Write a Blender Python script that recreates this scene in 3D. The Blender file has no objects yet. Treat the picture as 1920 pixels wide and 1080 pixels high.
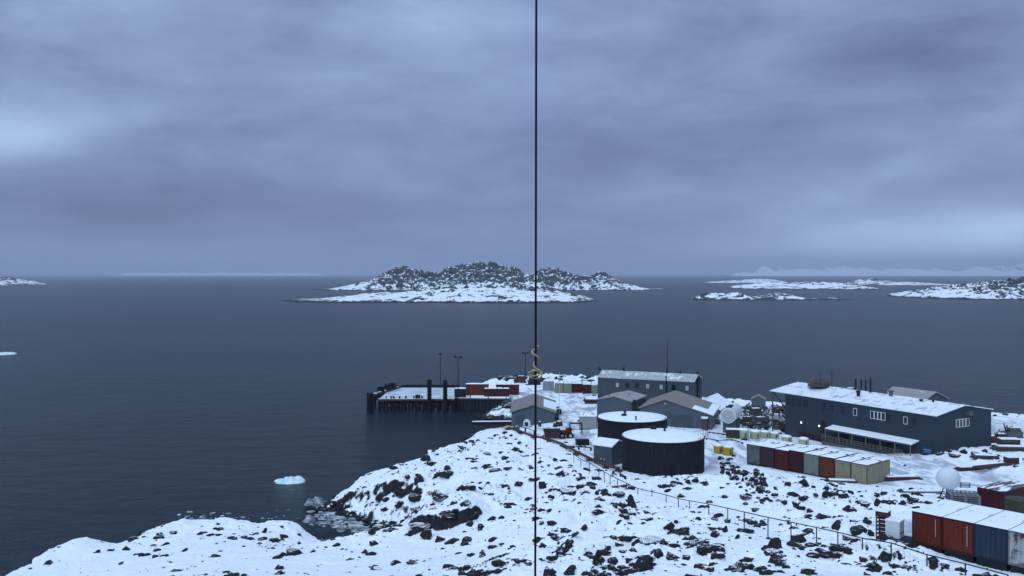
import bpy, math, random
import numpy as np
from mathutils import Vector, Matrix
random.seed(11); rng = np.random.default_rng(11)
R = math.radians
SC = bpy.context.scene
COL = SC.collection
# ------------------------------------------------------------------ camera, sky, sun, exposure
F, HOR, CH = 1700.0, 514.0, 34.0          # focal length and horizon row in photo pixels, eye height above the sea
cd = bpy.data.cameras.new('camera'); cam = bpy.data.objects.new('camera', cd); COL.objects.link(cam)
cam.location = (0, 0, CH); cam.rotation_euler = (R(90), 0, 0)
cd.sensor_width = 36; cd.lens = 36*F/1920; cd.shift_y = -(540-HOR)/1920
cd.clip_start = 0.5; cd.clip_end = 120000
SC.camera = cam
SC.view_settings.view_transform = 'Standard'; SC.view_settings.look = 'None'
SC.view_settings.exposure = 0.0; SC.view_settings.gamma = 1.0

class NT:
    def __init__(s, tree): s.t = tree; s.n = tree.nodes; s.l = tree.links
    def new(s, ty, **kw):
        n = s.n.new(ty)
        for k, v in kw.items(): setattr(n, k, v)
        return n
    def put(s, sock, v):
        if v is None: return
        if isinstance(v, bpy.types.NodeSocket): s.l.new(v, sock)
        else:
            if hasattr(sock.default_value, '__len__') and not hasattr(v, '__len__'): v = [v]*len(sock.default_value)
            if hasattr(v, '__len__') and len(v) == 3 and len(sock.default_value) == 4: v = (*v, 1)
            sock.default_value = v
    def m(s, op, a, b=None, c=None, clamp=False):
        n = s.new('ShaderNodeMath', operation=op); n.use_clamp = clamp
        for i, v in enumerate((a, b, c)):
            if v is not None: s.put(n.inputs[i], v)
        return n.outputs[0]
    def vm(s, op, a, b=None):
        n = s.new('ShaderNodeVectorMath', operation=op); s.put(n.inputs[0], a)
        if b is not None: s.put(n.inputs[1], b)
        return n.outputs[0]
    def mix(s, f, a, b):
        n = s.new('ShaderNodeMix', data_type='RGBA'); s.put(n.inputs[0], f); s.put(n.inputs[6], a); s.put(n.inputs[7], b)
        return n.outputs[2]
    def ramp(s, x, a, b, lo=0.0, hi=1.0):
        n = s.new('ShaderNodeMapRange', interpolation_type='SMOOTHSTEP'); s.put(n.inputs[0], x)
        n.inputs[1].default_value = a; n.inputs[2].default_value = b; n.inputs[3].default_value = lo; n.inputs[4].default_value = hi
        return n.outputs[0]
    def noise(s, vec, scale, detail=4, rough=.55, dist=0):
        n = s.new('ShaderNodeTexNoise'); s.put(n.inputs['Vector'], vec)
        n.inputs['Scale'].default_value = scale; n.inputs['Detail'].default_value = detail
        n.inputs['Roughness'].default_value = rough; n.inputs['Distortion'].default_value = dist
        return n.outputs[0]

SUN_EL, SUN_AZ = R(38), R(-150)    # behind the camera, to the left
w = bpy.data.worlds.new('World'); SC.world = w; w.use_nodes = True
t = NT(w.node_tree); t.n.clear()
tc = t.new('ShaderNodeTexCoord').outputs['Generated']
sx = t.new('ShaderNodeSeparateXYZ'); t.l.new(tc, sx.inputs[0]); dx, dy, dz = sx.outputs
az = t.m('ARCTAN2', dx, dy); el = t.m('ARCSINE', dz)
def lobe(a0, e0, wa, we, tilt=0.0):
    da = t.m('SUBTRACT', az, R(a0)); de = t.m('SUBTRACT', t.m('SUBTRACT', el, R(e0)), t.m('MULTIPLY', da, tilt))
    q = t.m('ADD', t.m('POWER', t.m('ABSOLUTE', t.m('DIVIDE', da, R(wa))), 2), t.m('POWER', t.m('ABSOLUTE', t.m('DIVIDE', de, R(we))), 2))
    return t.m('EXPONENT', t.m('MULTIPLY', q, -1))
# cloud deck seen in perspective: project the direction on a layer
den = t.m('ADD', t.m('MAXIMUM', dz, 0.0), 0.13)
cv = t.new('ShaderNodeCombineXYZ'); t.put(cv.inputs[0], t.m('DIVIDE', dx, den)); t.put(cv.inputs[1], t.m('DIVIDE', dy, den))
mp = t.new('ShaderNodeMapping'); t.l.new(cv.outputs[0], mp.inputs[0]); mp.inputs['Rotation'].default_value = (0, 0, R(38)); mp.inputs['Scale'].default_value = (.42, .75, 1); mp.inputs['Location'].default_value = (3.1, 1.7, 0)
big = t.noise(mp.outputs[0], 1.0, 4, .5, .5)
mq = t.new('ShaderNodeMapping'); t.put(mq.inputs[0], t.new('ShaderNodeCombineXYZ').outputs[0]); cq = mq.inputs[0].links[0].from_node
t.put(cq.inputs[0], az); t.put(cq.inputs[1], t.m('MULTIPLY', el, 2.6)); mq.inputs['Rotation'].default_value = (0, 0, R(-28)); mq.inputs['Scale'].default_value = (2.4, 2.9, 1)
fine = t.noise(mq.outputs[0], 1.7, 8, .62, .25)
br = t.m('ADD', 0.256, t.m('MULTIPLY', t.m('SUBTRACT', big, .5), .035))
br = t.m('ADD', br, t.m('MULTIPLY', t.m('SUBTRACT', fine, .5), .33))
for a0, e0, wa, we, tl, k in ((-30, 7.8, 4, 1.6, .15, .13), (-25, 8.5, 7, 1.2, .30, .06), (-21, 16.5, 8, 2.5, .2, .05), (-7, 14, 7, 4, .4, .06), (-20, 3.8, 16, 2.2, .02, -.085), (-16, 11.5, 7, 1.6, .35, -.03),
                          (9, 7.5, 13, 2.6, .25, -.045), (28, 1.8, 10, 1.7, .1, .36), (16, 1.5, 8, 1.2, .1, .05), (23, 6.3, 7, 1.1, .40, .05), (24, 13, 8, 3, .25, -.05), (-14, 9, 9, 2.5, .3, -.03)):
    br = t.m('ADD', br, t.m('MULTIPLY', lobe(a0, e0, wa, we, tl), k))
br = t.m('MULTIPLY', t.m('MAXIMUM', br, .07), 2.27)
zen = t.ramp(el, R(19), R(60), 0, 1)                      # an overcast deck is brighter overhead
br = t.m('ADD', br, t.m('MULTIPLY', zen, .90))
cc = t.mix(t.ramp(br, .35, 1.1), (.392, .54, 1.0), (.51, .695, 1.0))
cc = t.mix(t.ramp(el, R(0), R(3), 0, 1), (.44, .575, 1.0), cc)
cloud = t.vm('MULTIPLY', cc, t.new('ShaderNodeCombineXYZ').outputs[0])
cmb = cloud.node.inputs[1].links[0].from_node
for i in range(3): t.put(cmb.inputs[i], br)
bg1 = t.new('ShaderNodeBackground'); t.put(bg1.inputs[0], cloud); bg1.inputs[1].default_value = 1.0
sky = t.new('ShaderNodeTexSky', sky_type='NISHITA'); sky.sun_disc = False; sky.sun_elevation = SUN_EL; sky.sun_rotation = SUN_AZ
bg2 = t.new('ShaderNodeBackground'); t.put(bg2.inputs[0], sky.outputs[0]); bg2.inputs[1].default_value = .05
mx = t.new('ShaderNodeMixShader'); mx.inputs[0].default_value = .12
t.l.new(bg1.outputs[0], mx.inputs[1]); t.l.new(bg2.outputs[0], mx.inputs[2])
wo = t.new('ShaderNodeOutputWorld'); t.l.new(mx.outputs[0], wo.inputs[0])
sl = bpy.data.lights.new('sun', 'SUN'); sl.energy = 1.45; sl.angle = R(20); sl.color = (.68, .86, 1.0)
so = bpy.data.objects.new('sun', sl); COL.objects.link(so)
sd = Vector((math.sin(SUN_AZ)*math.cos(SUN_EL), math.cos(SUN_AZ)*math.cos(SUN_EL), math.sin(SUN_EL)))
so.rotation_euler = sd.to_track_quat('Z', 'Y').to_euler()

# ------------------------------------------------------------------ helpers
def P(px, py, z):
    Y = F*(CH-z)/(py-HOR); return Vector(((px-960)/F*Y, Y, z))
def PY(px, py, Y):
    return Vector(((px-960)/F*Y, Y, CH-(py-HOR)*Y/F))
class MB:
    def __init__(s): s.v = []; s.f = []
    def add(s, vs, fs):
        b = len(s.v); s.v += [tuple(q) for q in vs]; s.f += [tuple(i+b for i in f) for f in fs]; return s
    def box(s, x0, x1, y0, y1, z0, z1):
        return s.add([(x0,y0,z0),(x1,y0,z0),(x1,y1,z0),(x0,y1,z0),(x0,y0,z1),(x1,y0,z1),(x1,y1,z1),(x0,y1,z1)],
                     [(0,3,2,1),(4,5,6,7),(0,1,5,4),(1,2,6,5),(2,3,7,6),(3,0,4,7)])
    def tube(s, p, q, r, n=8, r2=None):
        p = Vector(p); q = Vector(q); d = (q-p)
        if d.length < 1e-6: return s
        d.normalize(); a = d.cross(Vector((0,0,1)) if abs(d.z) < .9 else Vector((1,0,0))).normalized(); b = d.cross(a)
        r2 = r if r2 is None else r2; vs = []
        for c, rr in ((p, r), (q, r2)):
            for i in range(n):
                an = 2*math.pi*i/n; vs.append(c + a*math.cos(an)*rr + b*math.sin(an)*rr)
        return s.add(vs, [(i, (i+1) % n, n+(i+1) % n, n+i) for i in range(n)] + [tuple(range(n-1, -1, -1)), tuple(range(n, 2*n))])
    def path(s, pts, r, n=6):
        for a, b in zip(pts[:-1], pts[1:]): s.tube(a, b, r, n)
        return s
    def lathe(s, prof, n=32, c=(0,0,0), caps=True):
        vs = []
        for r, z in prof:
            for i in range(n):
                an = 2*math.pi*i/n; vs.append((c[0]+r*math.cos(an), c[1]+r*math.sin(an), c[2]+z))
        fs = []; k = len(prof)
        for j in range(k-1):
            for i in range(n): fs.append((j*n+i, j*n+(i+1) % n, (j+1)*n+(i+1) % n, (j+1)*n+i))
        if caps: fs.append(tuple(range(n-1, -1, -1))); fs.append(tuple((k-1)*n+i for i in range(n)))
        return s.add(vs, fs)
    def prism(s, poly, y0, y1):         # polygon in local xz, extruded along y
        n = len(poly)
        vs = [(x, y0, z) for x, z in poly] + [(x, y1, z) for x, z in poly]
        return s.add(vs, [tuple(range(n)), tuple(range(2*n-1, n-1, -1))] + [(i, n+i, n+(i+1) % n, (i+1) % n) for i in range(n)])
    def mesh(s, name, mat, smooth=False):
        me = bpy.data.meshes.new(name); me.from_pydata(s.v, [], s.f); me.materials.append(mat)
        if smooth: me.polygons.foreach_set('use_smooth', [True]*len(me.polygons))
        me.update(); return me
    def build(s, name, mat, parent=None, loc=(0,0,0), rz=0, smooth=False, label=None):
        o = bpy.data.objects.new(name, s.mesh(name, mat, smooth)); COL.objects.link(o)
        o.parent = parent; o.location = loc; o.rotation_euler = (0, 0, rz)
        if label: o['label'] = label
        return o
def tag(o, label, cat, group=None):
    o['label'] = label; o['category'] = cat
    if group: o['group'] = group
    return o
def thing(name, label, cat, loc=(0,0,0), rz=0, group=None):
    o = bpy.data.objects.new(name, None); COL.objects.link(o); o.empty_display_size = .5
    o.location = loc; o.rotation_euler = (0, 0, rz); return tag(o, label, cat, group)
def copy_tree(o, parent=None):
    c = o.copy(); COL.objects.link(c); c.parent = parent
    for ch in list(o.children): copy_tree(ch, c)
    return c

# numpy gradient noise
_perm = np.random.default_rng(3).permutation(4096)
_ang = np.random.default_rng(5).random(4096)*2*np.pi
_gx, _gy = np.cos(_ang), np.sin(_ang)
def pn(x, y):
    xi = np.floor(x).astype(int); yi = np.floor(y).astype(int); fx = x-xi; fy = y-yi
    u = fx*fx*fx*(fx*(fx*6-15)+10); v = fy*fy*fy*(fy*(fy*6-15)+10)
    def g(ix, iy, ax, ay):
        h = _perm[(_perm[ix & 4095] + iy) & 4095]; return _gx[h]*ax + _gy[h]*ay
    a = g(xi, yi, fx, fy); b = g(xi+1, yi, fx-1, fy); c = g(xi, yi+1, fx, fy-1); d = g(xi+1, yi+1, fx-1, fy-1)
    return (a+(b-a)*u) + ((c+(d-c)*u) - (a+(b-a)*u))*v
def fbm(x, y, o=4, g=.5):
    s = 0; a = 1
    for i in range(o): s = s + a*pn(x+17.3*i, y-9.1*i); x = x*2.03; y = y*2.03; a *= g
    return s
def ridged(x, y, o=4, g=.5):
    s = 0; a = 1
    for i in range(o): s = s + a*(1-2*np.abs(pn(x+11.7*i, y+5.3*i))); x = x*2.07; y = y*2.07; a *= g
    return s
def sst(x, a, b):
    q = np.clip((x-a)/(b-a), 0, 1); return q*q*(3-2*q)

# ------------------------------------------------------------------ materials
def mat(name, col=(.5,.5,.5), rough=.7, metal=0, fn=None):
    m_ = bpy.data.materials.new(name); m_.use_nodes = True; q = NT(m_.node_tree)
    b = q.n['Principled BSDF']; q.put(b.inputs['Base Color'], col); b.inputs['Roughness'].default_value = rough; b.inputs['Metallic'].default_value = metal; b.inputs['Specular IOR Level'].default_value = .5 if rough < .3 else .16
    if fn: fn(q, b)
    return m_
def bump(q, b, h, strength=.5, dist=.05):
    n = q.new('ShaderNodeBump'); n.inputs['Strength'].default_value = strength; n.inputs['Distance'].default_value = dist
    q.put(n.inputs['Height'], h); q.l.new(n.outputs[0], b.inputs['Normal'])
def objc(q): return q.new('ShaderNodeTexCoord').outputs['Object']
def worldp(q): return q.new('ShaderNodeNewGeometry').outputs['Position']
SNOWC = (.84, .86, .88)
def f_snow(q, b):
    p = worldp(q); n = q.noise(p, 1.2, 6, .6)
    q.put(b.inputs['Base Color'], q.mix(q.ramp(n, .35, .7), (.80, .82, .86), (.88, .89, .9)))
    b.inputs['Subsurface Weight'].default_value = 0
    bump(q, b, q.noise(p, 4, 5, .6), .5, .06)
def painted(col, wear=.35, rust=(.10, .045, .03), streak=True, ribs=0, rough=.6, dark=.5):
    def fn(q, b):
        p = objc(q); st = q.noise(q.vm('MULTIPLY', p, (3.2, 3.2, .35)), 1.6, 5, .65)
        n = q.noise(p, 1.1, 6, .65)
        c = q.mix(q.ramp(st, .38, .72, 0, .55), col, tuple(x*dark for x in col))
        c = q.mix(q.ramp(n, .62-.15*wear, .80-.15*wear, 0, wear*1.6), c, rust)
        q.put(b.inputs['Base Color'], c)
        if ribs:
            s = q.new('ShaderNodeSeparateXYZ'); q.l.new(p, s.inputs[0])
            h = q.m('ADD', q.m('SINE', q.m('MULTIPLY', s.outputs[0], ribs)), q.m('SINE', q.m('MULTIPLY', s.outputs[1], ribs)))
            bump(q, b, h, .35, .03)
    return fn
def pmat(name, col, **k): return mat(name, col, k.get('rough', .6), 0, painted(col, **k))
def f_rock(thr=.72, width=.12, nz_amp=.35, cols=((.008,.008,.010),(.030,.028,.030)), shore=False, snowy=True, scale=1.0, extra=None, yard=False):
    def fn(q, b):
        p = worldp(q); g = q.new('ShaderNodeNewGeometry')
        s = q.new('ShaderNodeSeparateXYZ'); q.l.new(g.outputs['Normal'], s.inputs[0])
        sp = q.new('ShaderNodeSeparateXYZ'); q.l.new(p, sp.inputs[0])
        n1 = q.noise(p, 1.7*scale, 6, .65); n2 = q.noise(p, 6*scale, 5, .6)
        rock = q.mix(q.ramp(n1, .35, .7), cols[0], cols[1])
        rock = q.mix(q.ramp(n2, .45, .75, 0, .6), rock, (cols[1][0]*1.5, cols[1][1]*1.35, cols[1][2]*1.3))
        k = q.m('ADD', s.outputs[2], q.m('MULTIPLY', q.m('SUBTRACT', n2, .5), nz_amp))
        if extra: k = extra(q, k, p)
        sn = q.ramp(k, thr, thr+width)
        if shore:
            sh = q.m('ADD', sp.outputs[2], q.m('MULTIPLY', q.m('SUBTRACT', n1, .5), 2.4*shore))
            sn = q.m('MULTIPLY', sn, q.ramp(sh, .55*shore, .75*shore))
        sc = q.mix(q.ramp(n1, .3, .7), (.80,.82,.86), (.88,.89,.90))
        if yard:
            ay = q.new('ShaderNodeAttribute'); ay.attribute_name = 'yard'
            tr_ = q.noise(q.vm('MULTIPLY', p, (.9, .28, 1)), .55, 5, .62, .6)
            sc = q.mix(q.m('MULTIPLY', q.ramp(tr_, .43, .60), ay.outputs['Fac']), sc, (.40,.42,.47))
        q.put(b.inputs['Base Color'], q.mix(sn, rock, sc) if snowy else rock)
        q.put(b.inputs['Roughness'], .8)
        bump(q, b, n2, .6, .12/scale)
    return fn
M = {}
M['snow'] = mat('snow', SNOWC, .8, 0, f_snow)
def gextra(q, k, p):      # scattered small stones and grass tufts break the snow
    a = q.noise(q.vm('MULTIPLY', p, (1, .8, 1)), 1.15, 5, .72, .25); r_ = q.noise(p, .045, 3, .5)
    at = q.new('ShaderNodeAttribute'); at.attribute_name = 'rocky'
    th = q.m('SUBTRACT', .785, q.m('MULTIPLY', at.outputs['Fac'], .18))
    hit = q.m('MULTIPLY', q.m('SUBTRACT', a, th), 14, clamp=True)
    return q.m('SUBTRACT', k, hit)
M['ground'] = mat('snowy_ground', SNOWC, .8, 0, f_rock(.60, .10, .25, shore=1.0, extra=gextra, yard=True))
M['rock'] = mat('snowy_rock', SNOWC, .85, 0, f_rock(.93, .05, .34, scale=2.2))
M['stone'] = mat('bare_stone', SNOWC, .85, 0, f_rock(.985, .03, .22, scale=2.2))
def iext2(q, k, p):
    sz = q.new('ShaderNodeSeparateXYZ'); q.l.new(p, sz.inputs[0])
    a = q.noise(q.vm('MULTIPLY', p, (1, .7, 1.6)), .045, 5, .62, 1.2)
    return q.m('SUBTRACT', q.m('SUBTRACT', k, q.m('MULTIPLY', q.ramp(sz.outputs[2], 7, 22), .18)), q.m('MULTIPLY', q.ramp(a, .48, .58), .34))
M['island'] = mat('island_rock', SNOWC, .9, 0, f_rock(.70, .07, 1.1, ((.018,.027,.032),(.06,.056,.06)), shore=2.6, scale=.030, extra=iext2))
def iextra(q, k, p):
    a = q.noise(q.vm('MULTIPLY', p, (.8, 1, 1)), .05, 5, .65, .5)
    return q.m('SUBTRACT', k, q.m('MULTIPLY', q.ramp(a, .53, .60), .60))
M['island_low'] = mat('island_snow', SNOWC, .9, 0, f_rock(.66, .10, .9, ((.012,.012,.016),(.04,.04,.045)), shore=3.0, scale=.07, extra=iextra))
M['mount'] = mat('far_mountain', SNOWC, .9, 0, f_rock(.45, .3, .3, ((.05,.05,.06),(.12,.12,.13)), scale=.004))
def f_sea(q, b):
    p = worldp(q)
    a = q.noise(q.vm('MULTIPLY', p, (.8, 1.0, 1)), .62, 6, .72, .4)
    c = q.noise(q.vm('MULTIPLY', p, (.55, 1.0, 1)), .17, 6, .72, .3)
    d = q.noise(q.vm('MULTIPLY', p, (.5, 1.0, 1)), .012, 3, .5)
    h = q.m('ADD', q.m('MULTIPLY', a, 1.7), q.m('MULTIPLY', c, 5.5))
    n = q.new('ShaderNodeBump'); n.inputs['Strength'].default_value = 1; n.inputs['Distance'].default_value = 1.0
    q.put(n.inputs['Height'], h); q.l.new(n.outputs[0], b.inputs['Normal'])
    q.put(b.inputs['Base Color'], q.mix(q.ramp(d, .3, .7), (.006, .018, .028), (.009, .025, .037)))
    q.put(b.inputs['Roughness'], .26); b.inputs['IOR'].default_value = 1.33; b.inputs['Specular IOR Level'].default_value = .265
M['sea'] = mat('sea_water', (.01,.02,.03), .2, 0, f_sea)
def f_ice(q, b):
    p = worldp(q); n = q.noise(p, .9, 5, .6)
    q.put(b.inputs['Base Color'], q.mix(q.ramp(n, .35, .65), (.50, .66, .74), (.80, .85, .89))); bump(q, b, n, .5, .2)
M['ice'] = mat('glacier_ice', (.8,.85,.9), .4, 0, f_ice)
def f_brash(q, b):
    p = worldp(q); n = q.noise(p, .6, 4, .6)
    q.put(b.inputs['Base Color'], q.mix(q.ramp(n, .4, .65), (.12, .14, .15), (.50, .53, .54)))
M['brash'] = mat('brash_ice', (.5,.6,.66), .5, 0, f_brash)
# siding, roofs and paints
M['bio'] = pmat('navy_siding', (.029, .043, .060), wear=.04, ribs=20, dark=.8)
M['slate'] = pmat('slate_siding', (.062, .074, .092), wear=.05, ribs=20, dark=.75)
M['slate2'] = pmat('blue_grey_siding', (.085, .102, .128), wear=.05, ribs=18, dark=.7)
M['dark'] = mat('dark_trim', (.014, .016, .02), .6)
M['tank'] = pmat('black_tank_paint', (.009, .009, .012), wear=.10, rust=(.04,.033,.033), dark=3.2, rough=.8)
M['white'] = pmat('white_paint', (.62, .64, .66), wear=.08, rust=(.35,.33,.3), dark=.8)
M['lgrey'] = pmat('light_grey_paint', (.40, .42, .45), wear=.08, dark=.8)
M['glass'] = mat('window_glass', (.012, .016, .024), .12)
M['steel'] = mat('dull_steel', (.10, .105, .115), .5, .3)
M['rail'] = mat('yellowish_railing', (.16, .15, .10), .6)
M['rust'] = pmat('rusty_steel', (.06, .035, .03), wear=.6)
M['wood'] = pmat('weathered_timber', (.07, .058, .05), wear=.1, rust=(.03,.025,.02))
M['pile'] = pmat('tarred_pile', (.012, .012, .014), wear=.2, rust=(.03,.022,.02))
M['yellow'] = pmat('yellow_paint', (.40, .28, .02), wear=.15, rust=(.2,.14,.03))
M['paleyellow'] = pmat('pale_yellow_plastic', (.42, .42, .27), wear=.12, rust=(.3,.28,.16))
M['gold'] = pmat('yellow_strap', (.58, .47, .24), wear=.1, rust=(.3,.2,.08))
M['green'] = pmat('olive_paint', (.045, .05, .036), wear=.2)
M['tractor'] = pmat('orange_red_machine', (.13, .022, .015), wear=.2)
M['rubber'] = mat('black_rubber', (.01,.01,.011), .8)
M['pallet'] = pmat('grey_timber', (.17, .16, .17), wear=.1, rust=(.08,.07,.07))
M['blue_sign'] = pmat('blue_board', (.018, .045, .15), wear=.02, dark=.8)
def f_lamp(q, b):
    b.inputs['Emission Color'].default_value = (1, .93, .8, 1); b.inputs['Emission Strength'].default_value = 2.0
M['lamp'] = mat('lit_lamp', (.9,.9,.85), .4, 0, f_lamp)
def roofmat(name, metal, cover, seam_axis=0, seam=.9):
    def fn(q, b):
        p = objc(q); s = q.new('ShaderNodeSeparateXYZ'); q.l.new(p, s.inputs[0])
        n = q.noise(p, .55, 6, .68, .2); n2 = q.noise(q.vm('MULTIPLY', p, (6, .5, 1) if seam_axis == 0 else (.5, 6, 1)), .8, 4, .6)
        k = q.m('ADD', q.m('MULTIPLY', n, .6), q.m('MULTIPLY', n2, .4))
        th = .72-.5*cover
        sn = q.ramp(k, th, th+.09)
        mc = q.mix(q.ramp(n2, .3, .7), tuple(x*.8 for x in metal), metal)
        q.put(b.inputs['Base Color'], q.mix(sn, mc, (.80,.82,.86)))
        saw = q.m('FRACT', q.m('DIVIDE', s.outputs[seam_axis], seam)); rib = q.ramp(q.m('ABSOLUTE', q.m('SUBTRACT', saw, .5)), .40, .5)
        bump(q, b, q.m('ADD', rib, q.m('MULTIPLY', sn, .6)), .7, .06)
    return fn
M['roof_brown'] = mat('brown_metal_roof', (.15,.135,.125), .6, 0, roofmat('r', (.235,.205,.178), .12, 1))
M['roof_grey'] = mat('grey_metal_roof', (.2,.2,.21), .6, 0, roofmat('r', (.33,.30,.29), .30, 1))
M['roof_snowy'] = mat('snowy_metal_roof', (.2,.2,.21), .6, 0, roofmat('r', (.22,.225,.25), .62, 1))
M['roof_white'] = mat('snow_covered_roof', (.2,.2,.21), .6, 0, roofmat('r', (.26,.26,.28), .9, 1))
def controof(cover, metal):
    def fn(q, b):
        p = objc(q); n = q.noise(q.vm('MULTIPLY', p, (2.2, .45, 1)), .9, 5, .6, .15)
        sn = q.ramp(n, .70-.6*cover, .75-.6*cover)
        q.put(b.inputs['Base Color'], q.mix(sn, metal, (.84,.86,.89))); bump(q, b, n, .4, .05)
    return fn
M['croof_full'] = mat('snow_on_container', SNOWC, .8, 0, controof(.54, (.05,.04,.045)))
M['croof_deep'] = mat('deep_snow_on_container', SNOWC, .8, 0, controof(.66, (.05,.04,.045)))
M['croof_half'] = mat('patchy_snow_on_container', SNOWC, .8, 0, controof(.36, (.13,.10,.11)))

# ------------------------------------------------------------------ ground
BIO_A, BIO_B = P(1447, 733, 12), P(1755, 780, 12)
CT = [  # photo column, row, height of the ground
 (0,1078,3.6),(200,1080,5.2),(500,1080,7.6),(740,1080,9.2),(960,1080,11),(1200,1080,12.2),(1400,1080,12.6),(1600,1080,12.7),(1920,1100,12.4),
 (380,1030,5.2),(600,1040,6.0),(850,1038,7.2),(1000,1000,8.7),(1000,930,7.3),(1000,870,5.8),(1000,835,4.4),(1000,812,3.5),
 (690,925,4.4),(760,900,4.9),(850,930,6.4),(850,885,5.3),(880,840,4.0),(1100,960,8.3),(1120,900,6.6),(1200,1010,9.7),(1200,940,7.9),
 (1060,842,4.6),(1100,820,4.6),(1130,865,5.4),(1243,896,6.0),(1150,890,5.8),(1340,880,6.1),(1400,900,6.6),(1350,960,8.2),(1450,930,7.4),(1500,1000,9.6),(1600,960,8.9),
 (1400,873,5.5),(1510,890,5.5),(1630,913,5.75),(1700,920,7.2),(1755,856,5.8),(1709,852,5.2),(1640,842,4.7),(1558,835,4.4),(1480,818,4.2),(1864,845,5.8),(1920,880,6.4),(1920,840,5.5),
 (1780,925,8.3),(1711,1029,11.15),(1800,1052,11.1),(1890,1073,11.05),(1650,1025,11.0),(1570,1022,10.6),(1832,960,8.8),(1440,1012,10.1),
 (1180,810,5.4),(1300,802,4.9),(1380,820,5.3),(1350,790,4.9),(1440,775,4.6),(1410,765,4.0),
 (1000,799,2.6),(1060,760,3.0),(1070,780,3.6),(1070,740,3.0),(1030,735,2.8),(950,745,2.6),(900,742,2.6),(920,730,2.6),(1060,715,2.8),(1180,740,3.6),(1330,760,3.8),
 (1650,735,3.5),(1800,790,4.5)]
WORLD_CT = [(0,40,16.5),(-40,40,9),(-75,55,2),(40,40,16),(80,50,14),(0,8,20),(30,5,20),(-30,5,15),(-80,10,8),(80,0,19),(160,40,15),(120,110,8),(150,150,6),(0,-30,21),(110,170,5),(75,190,3.5),(70,80,10.5),(100,75,11.5)]
COAST = [ # photo column, row, height at which the edge of the land is seen
 (-90,1088,4.0),(-18,1070,4.0),(28,1056,3.8),(66,1025,4.0),(96,1030,3.4),(116,1032,3.0),(148,1008,4.2),(170,1018,3.2),(187,1028,2.4),(230,1024,1.9),(252,1012,2.2),(262,993,3.0),(287,990,3.0),(317,998,2.2),
 (343,978,3.0),(400,978,2.6),(500,979,2.4),(540,973,2.6),(567,979,1.8),(597,1002,1.0),(660,1012,.4),(735,1004,.3),(742,994,.3),(700,982,.4),(655,966,.4),(612,946,.8),(620,925,2.0),
 (669,892,2.0),(728,880,2.2),(764,877,2.6),(794,856,2.8),(817,848,2.6),(850,846,2.2),(858,831,2.2),(878,809,1.6),(905,804,1.3),(944,800,1.1),(958,795,.8),
 (950,786,.5),(935,784,.4),(912,781,.5),(903,772,1.2),(912,764,1.6),(945,752,1.8),(942,746,2.4),(856,744.5,2.5),(856,727,2.5),(905,716,2.4),(941,712,2.2),(988,708,2.6),
 (1022,706,2.8),(1073,708,2.8),(1116,706,2.8),(1210,716,2.6),(1318,742,2.6),(1380,752,3.0),(1455,750,3.0)]
cpts = [P(a, b, c) for a, b, c in COAST]
poly = np.array([(p.x, p.y) for p in cpts] + [(82, 205), (108, 192), (150, 190), (200, 170), (260, 60), (220, -120), (-160, -120), (-120, 20), (-78, 72), (-60, 84)])
ctl = np.array([tuple(P(*c)) for c in CT] + WORLD_CT + [tuple(p) for p in cpts[::2]], dtype=float)
def _tps(r2): return np.where(r2 > 1e-9, r2*np.log(r2+1e-12), 0)*.5
_S = 100.0
_c = ctl[:, :2]/_S; N = len(_c)
K = _tps(((_c[:, None]-_c[None])**2).sum(-1)) + np.eye(N)*6e-4
A = np.zeros((N+3, N+3)); A[:N, :N] = K; A[:N, N] = 1; A[:N, N+1:] = _c; A[N, :N] = 1; A[N+1:, :N] = _c.T
_w = np.linalg.solve(A, np.concatenate([ctl[:, 2], [0, 0, 0]]))
def base_h(x, y):
    x = x/_S; y = y/_S; h = _w[N] + _w[N+1]*x + _w[N+2]*y
    for i in range(N): h = h + _w[i]*_tps((x-_c[i, 0])**2 + (y-_c[i, 1])**2)
    return h
def sdist(x, y):
    d = np.full(x.shape, 1e9); ins = np.zeros(x.shape, bool); n = len(poly)
    for i in range(n):
        ax, ay = poly[i]; bx, by = poly[(i+1) % n]; ex, ey = bx-ax, by-ay
        tt = np.clip(((x-ax)*ex + (y-ay)*ey)/(ex*ex+ey*ey), 0, 1)
        d = np.minimum(d, np.hypot(x-ax-tt*ex, y-ay-tt*ey))
        c = ((ay > y) != (by > y)) & (x < (bx-ax)*(y-ay)/((by-ay) if by != ay else 1e-9) + ax); ins ^= c
    return np.where(ins, d, -d)
# rough ground / smooth yard: blobs (photo column, row, radius m, amount)
ROCKY = [(700,930,14,.8),(800,890,14,1.),(870,850,13,1.),(930,830,12,.9),(860,950,9,1.0),(960,870,12,.8),(1030,900,11,.9),(1080,940,10,.8),(1150,980,12,.85),(1220,1050,9,.7),(1130,1050,9,.8),(1050,1060,8,.8),(1060,980,9,.7),(1250,960,8,.6),(1330,910,8,.7),(1270,910,8,.6),
         (1440,915,9,1.0),(1520,950,8,.9),(1600,945,8,.9),(1600,1000,7,.9),(1650,1050,5,1.0),(1450,1050,6,.5),(930,760,12,.9),(940,715,12,1.),(1060,706,16,1.),(1420,775,12,1.1),(1380,760,10,1.),(1050,1040,6,.7),
         (300,1010,8,.35),(480,1000,12,.35),(560,1000,8,.3),(700,1010,6,.7),(1040,860,8,.5),(1800,850,8,.7),(1880,870,10,.6),(640,950,5,.8)]
YARD = [(1070,765,26),(1040,745,24),(1130,800,16),(1243,860,13),(1185,815,13),(1330,835,16),(1430,840,14),(1500,850,12),(1600,870,15),(1700,885,12),(1250,780,16),(1180,740,20),(1600,790,22),(1750,800,22),(900,738,14),(1790,900,8),(1850,1020,6),(1750,1000,6),(1000,790,10)]
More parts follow.
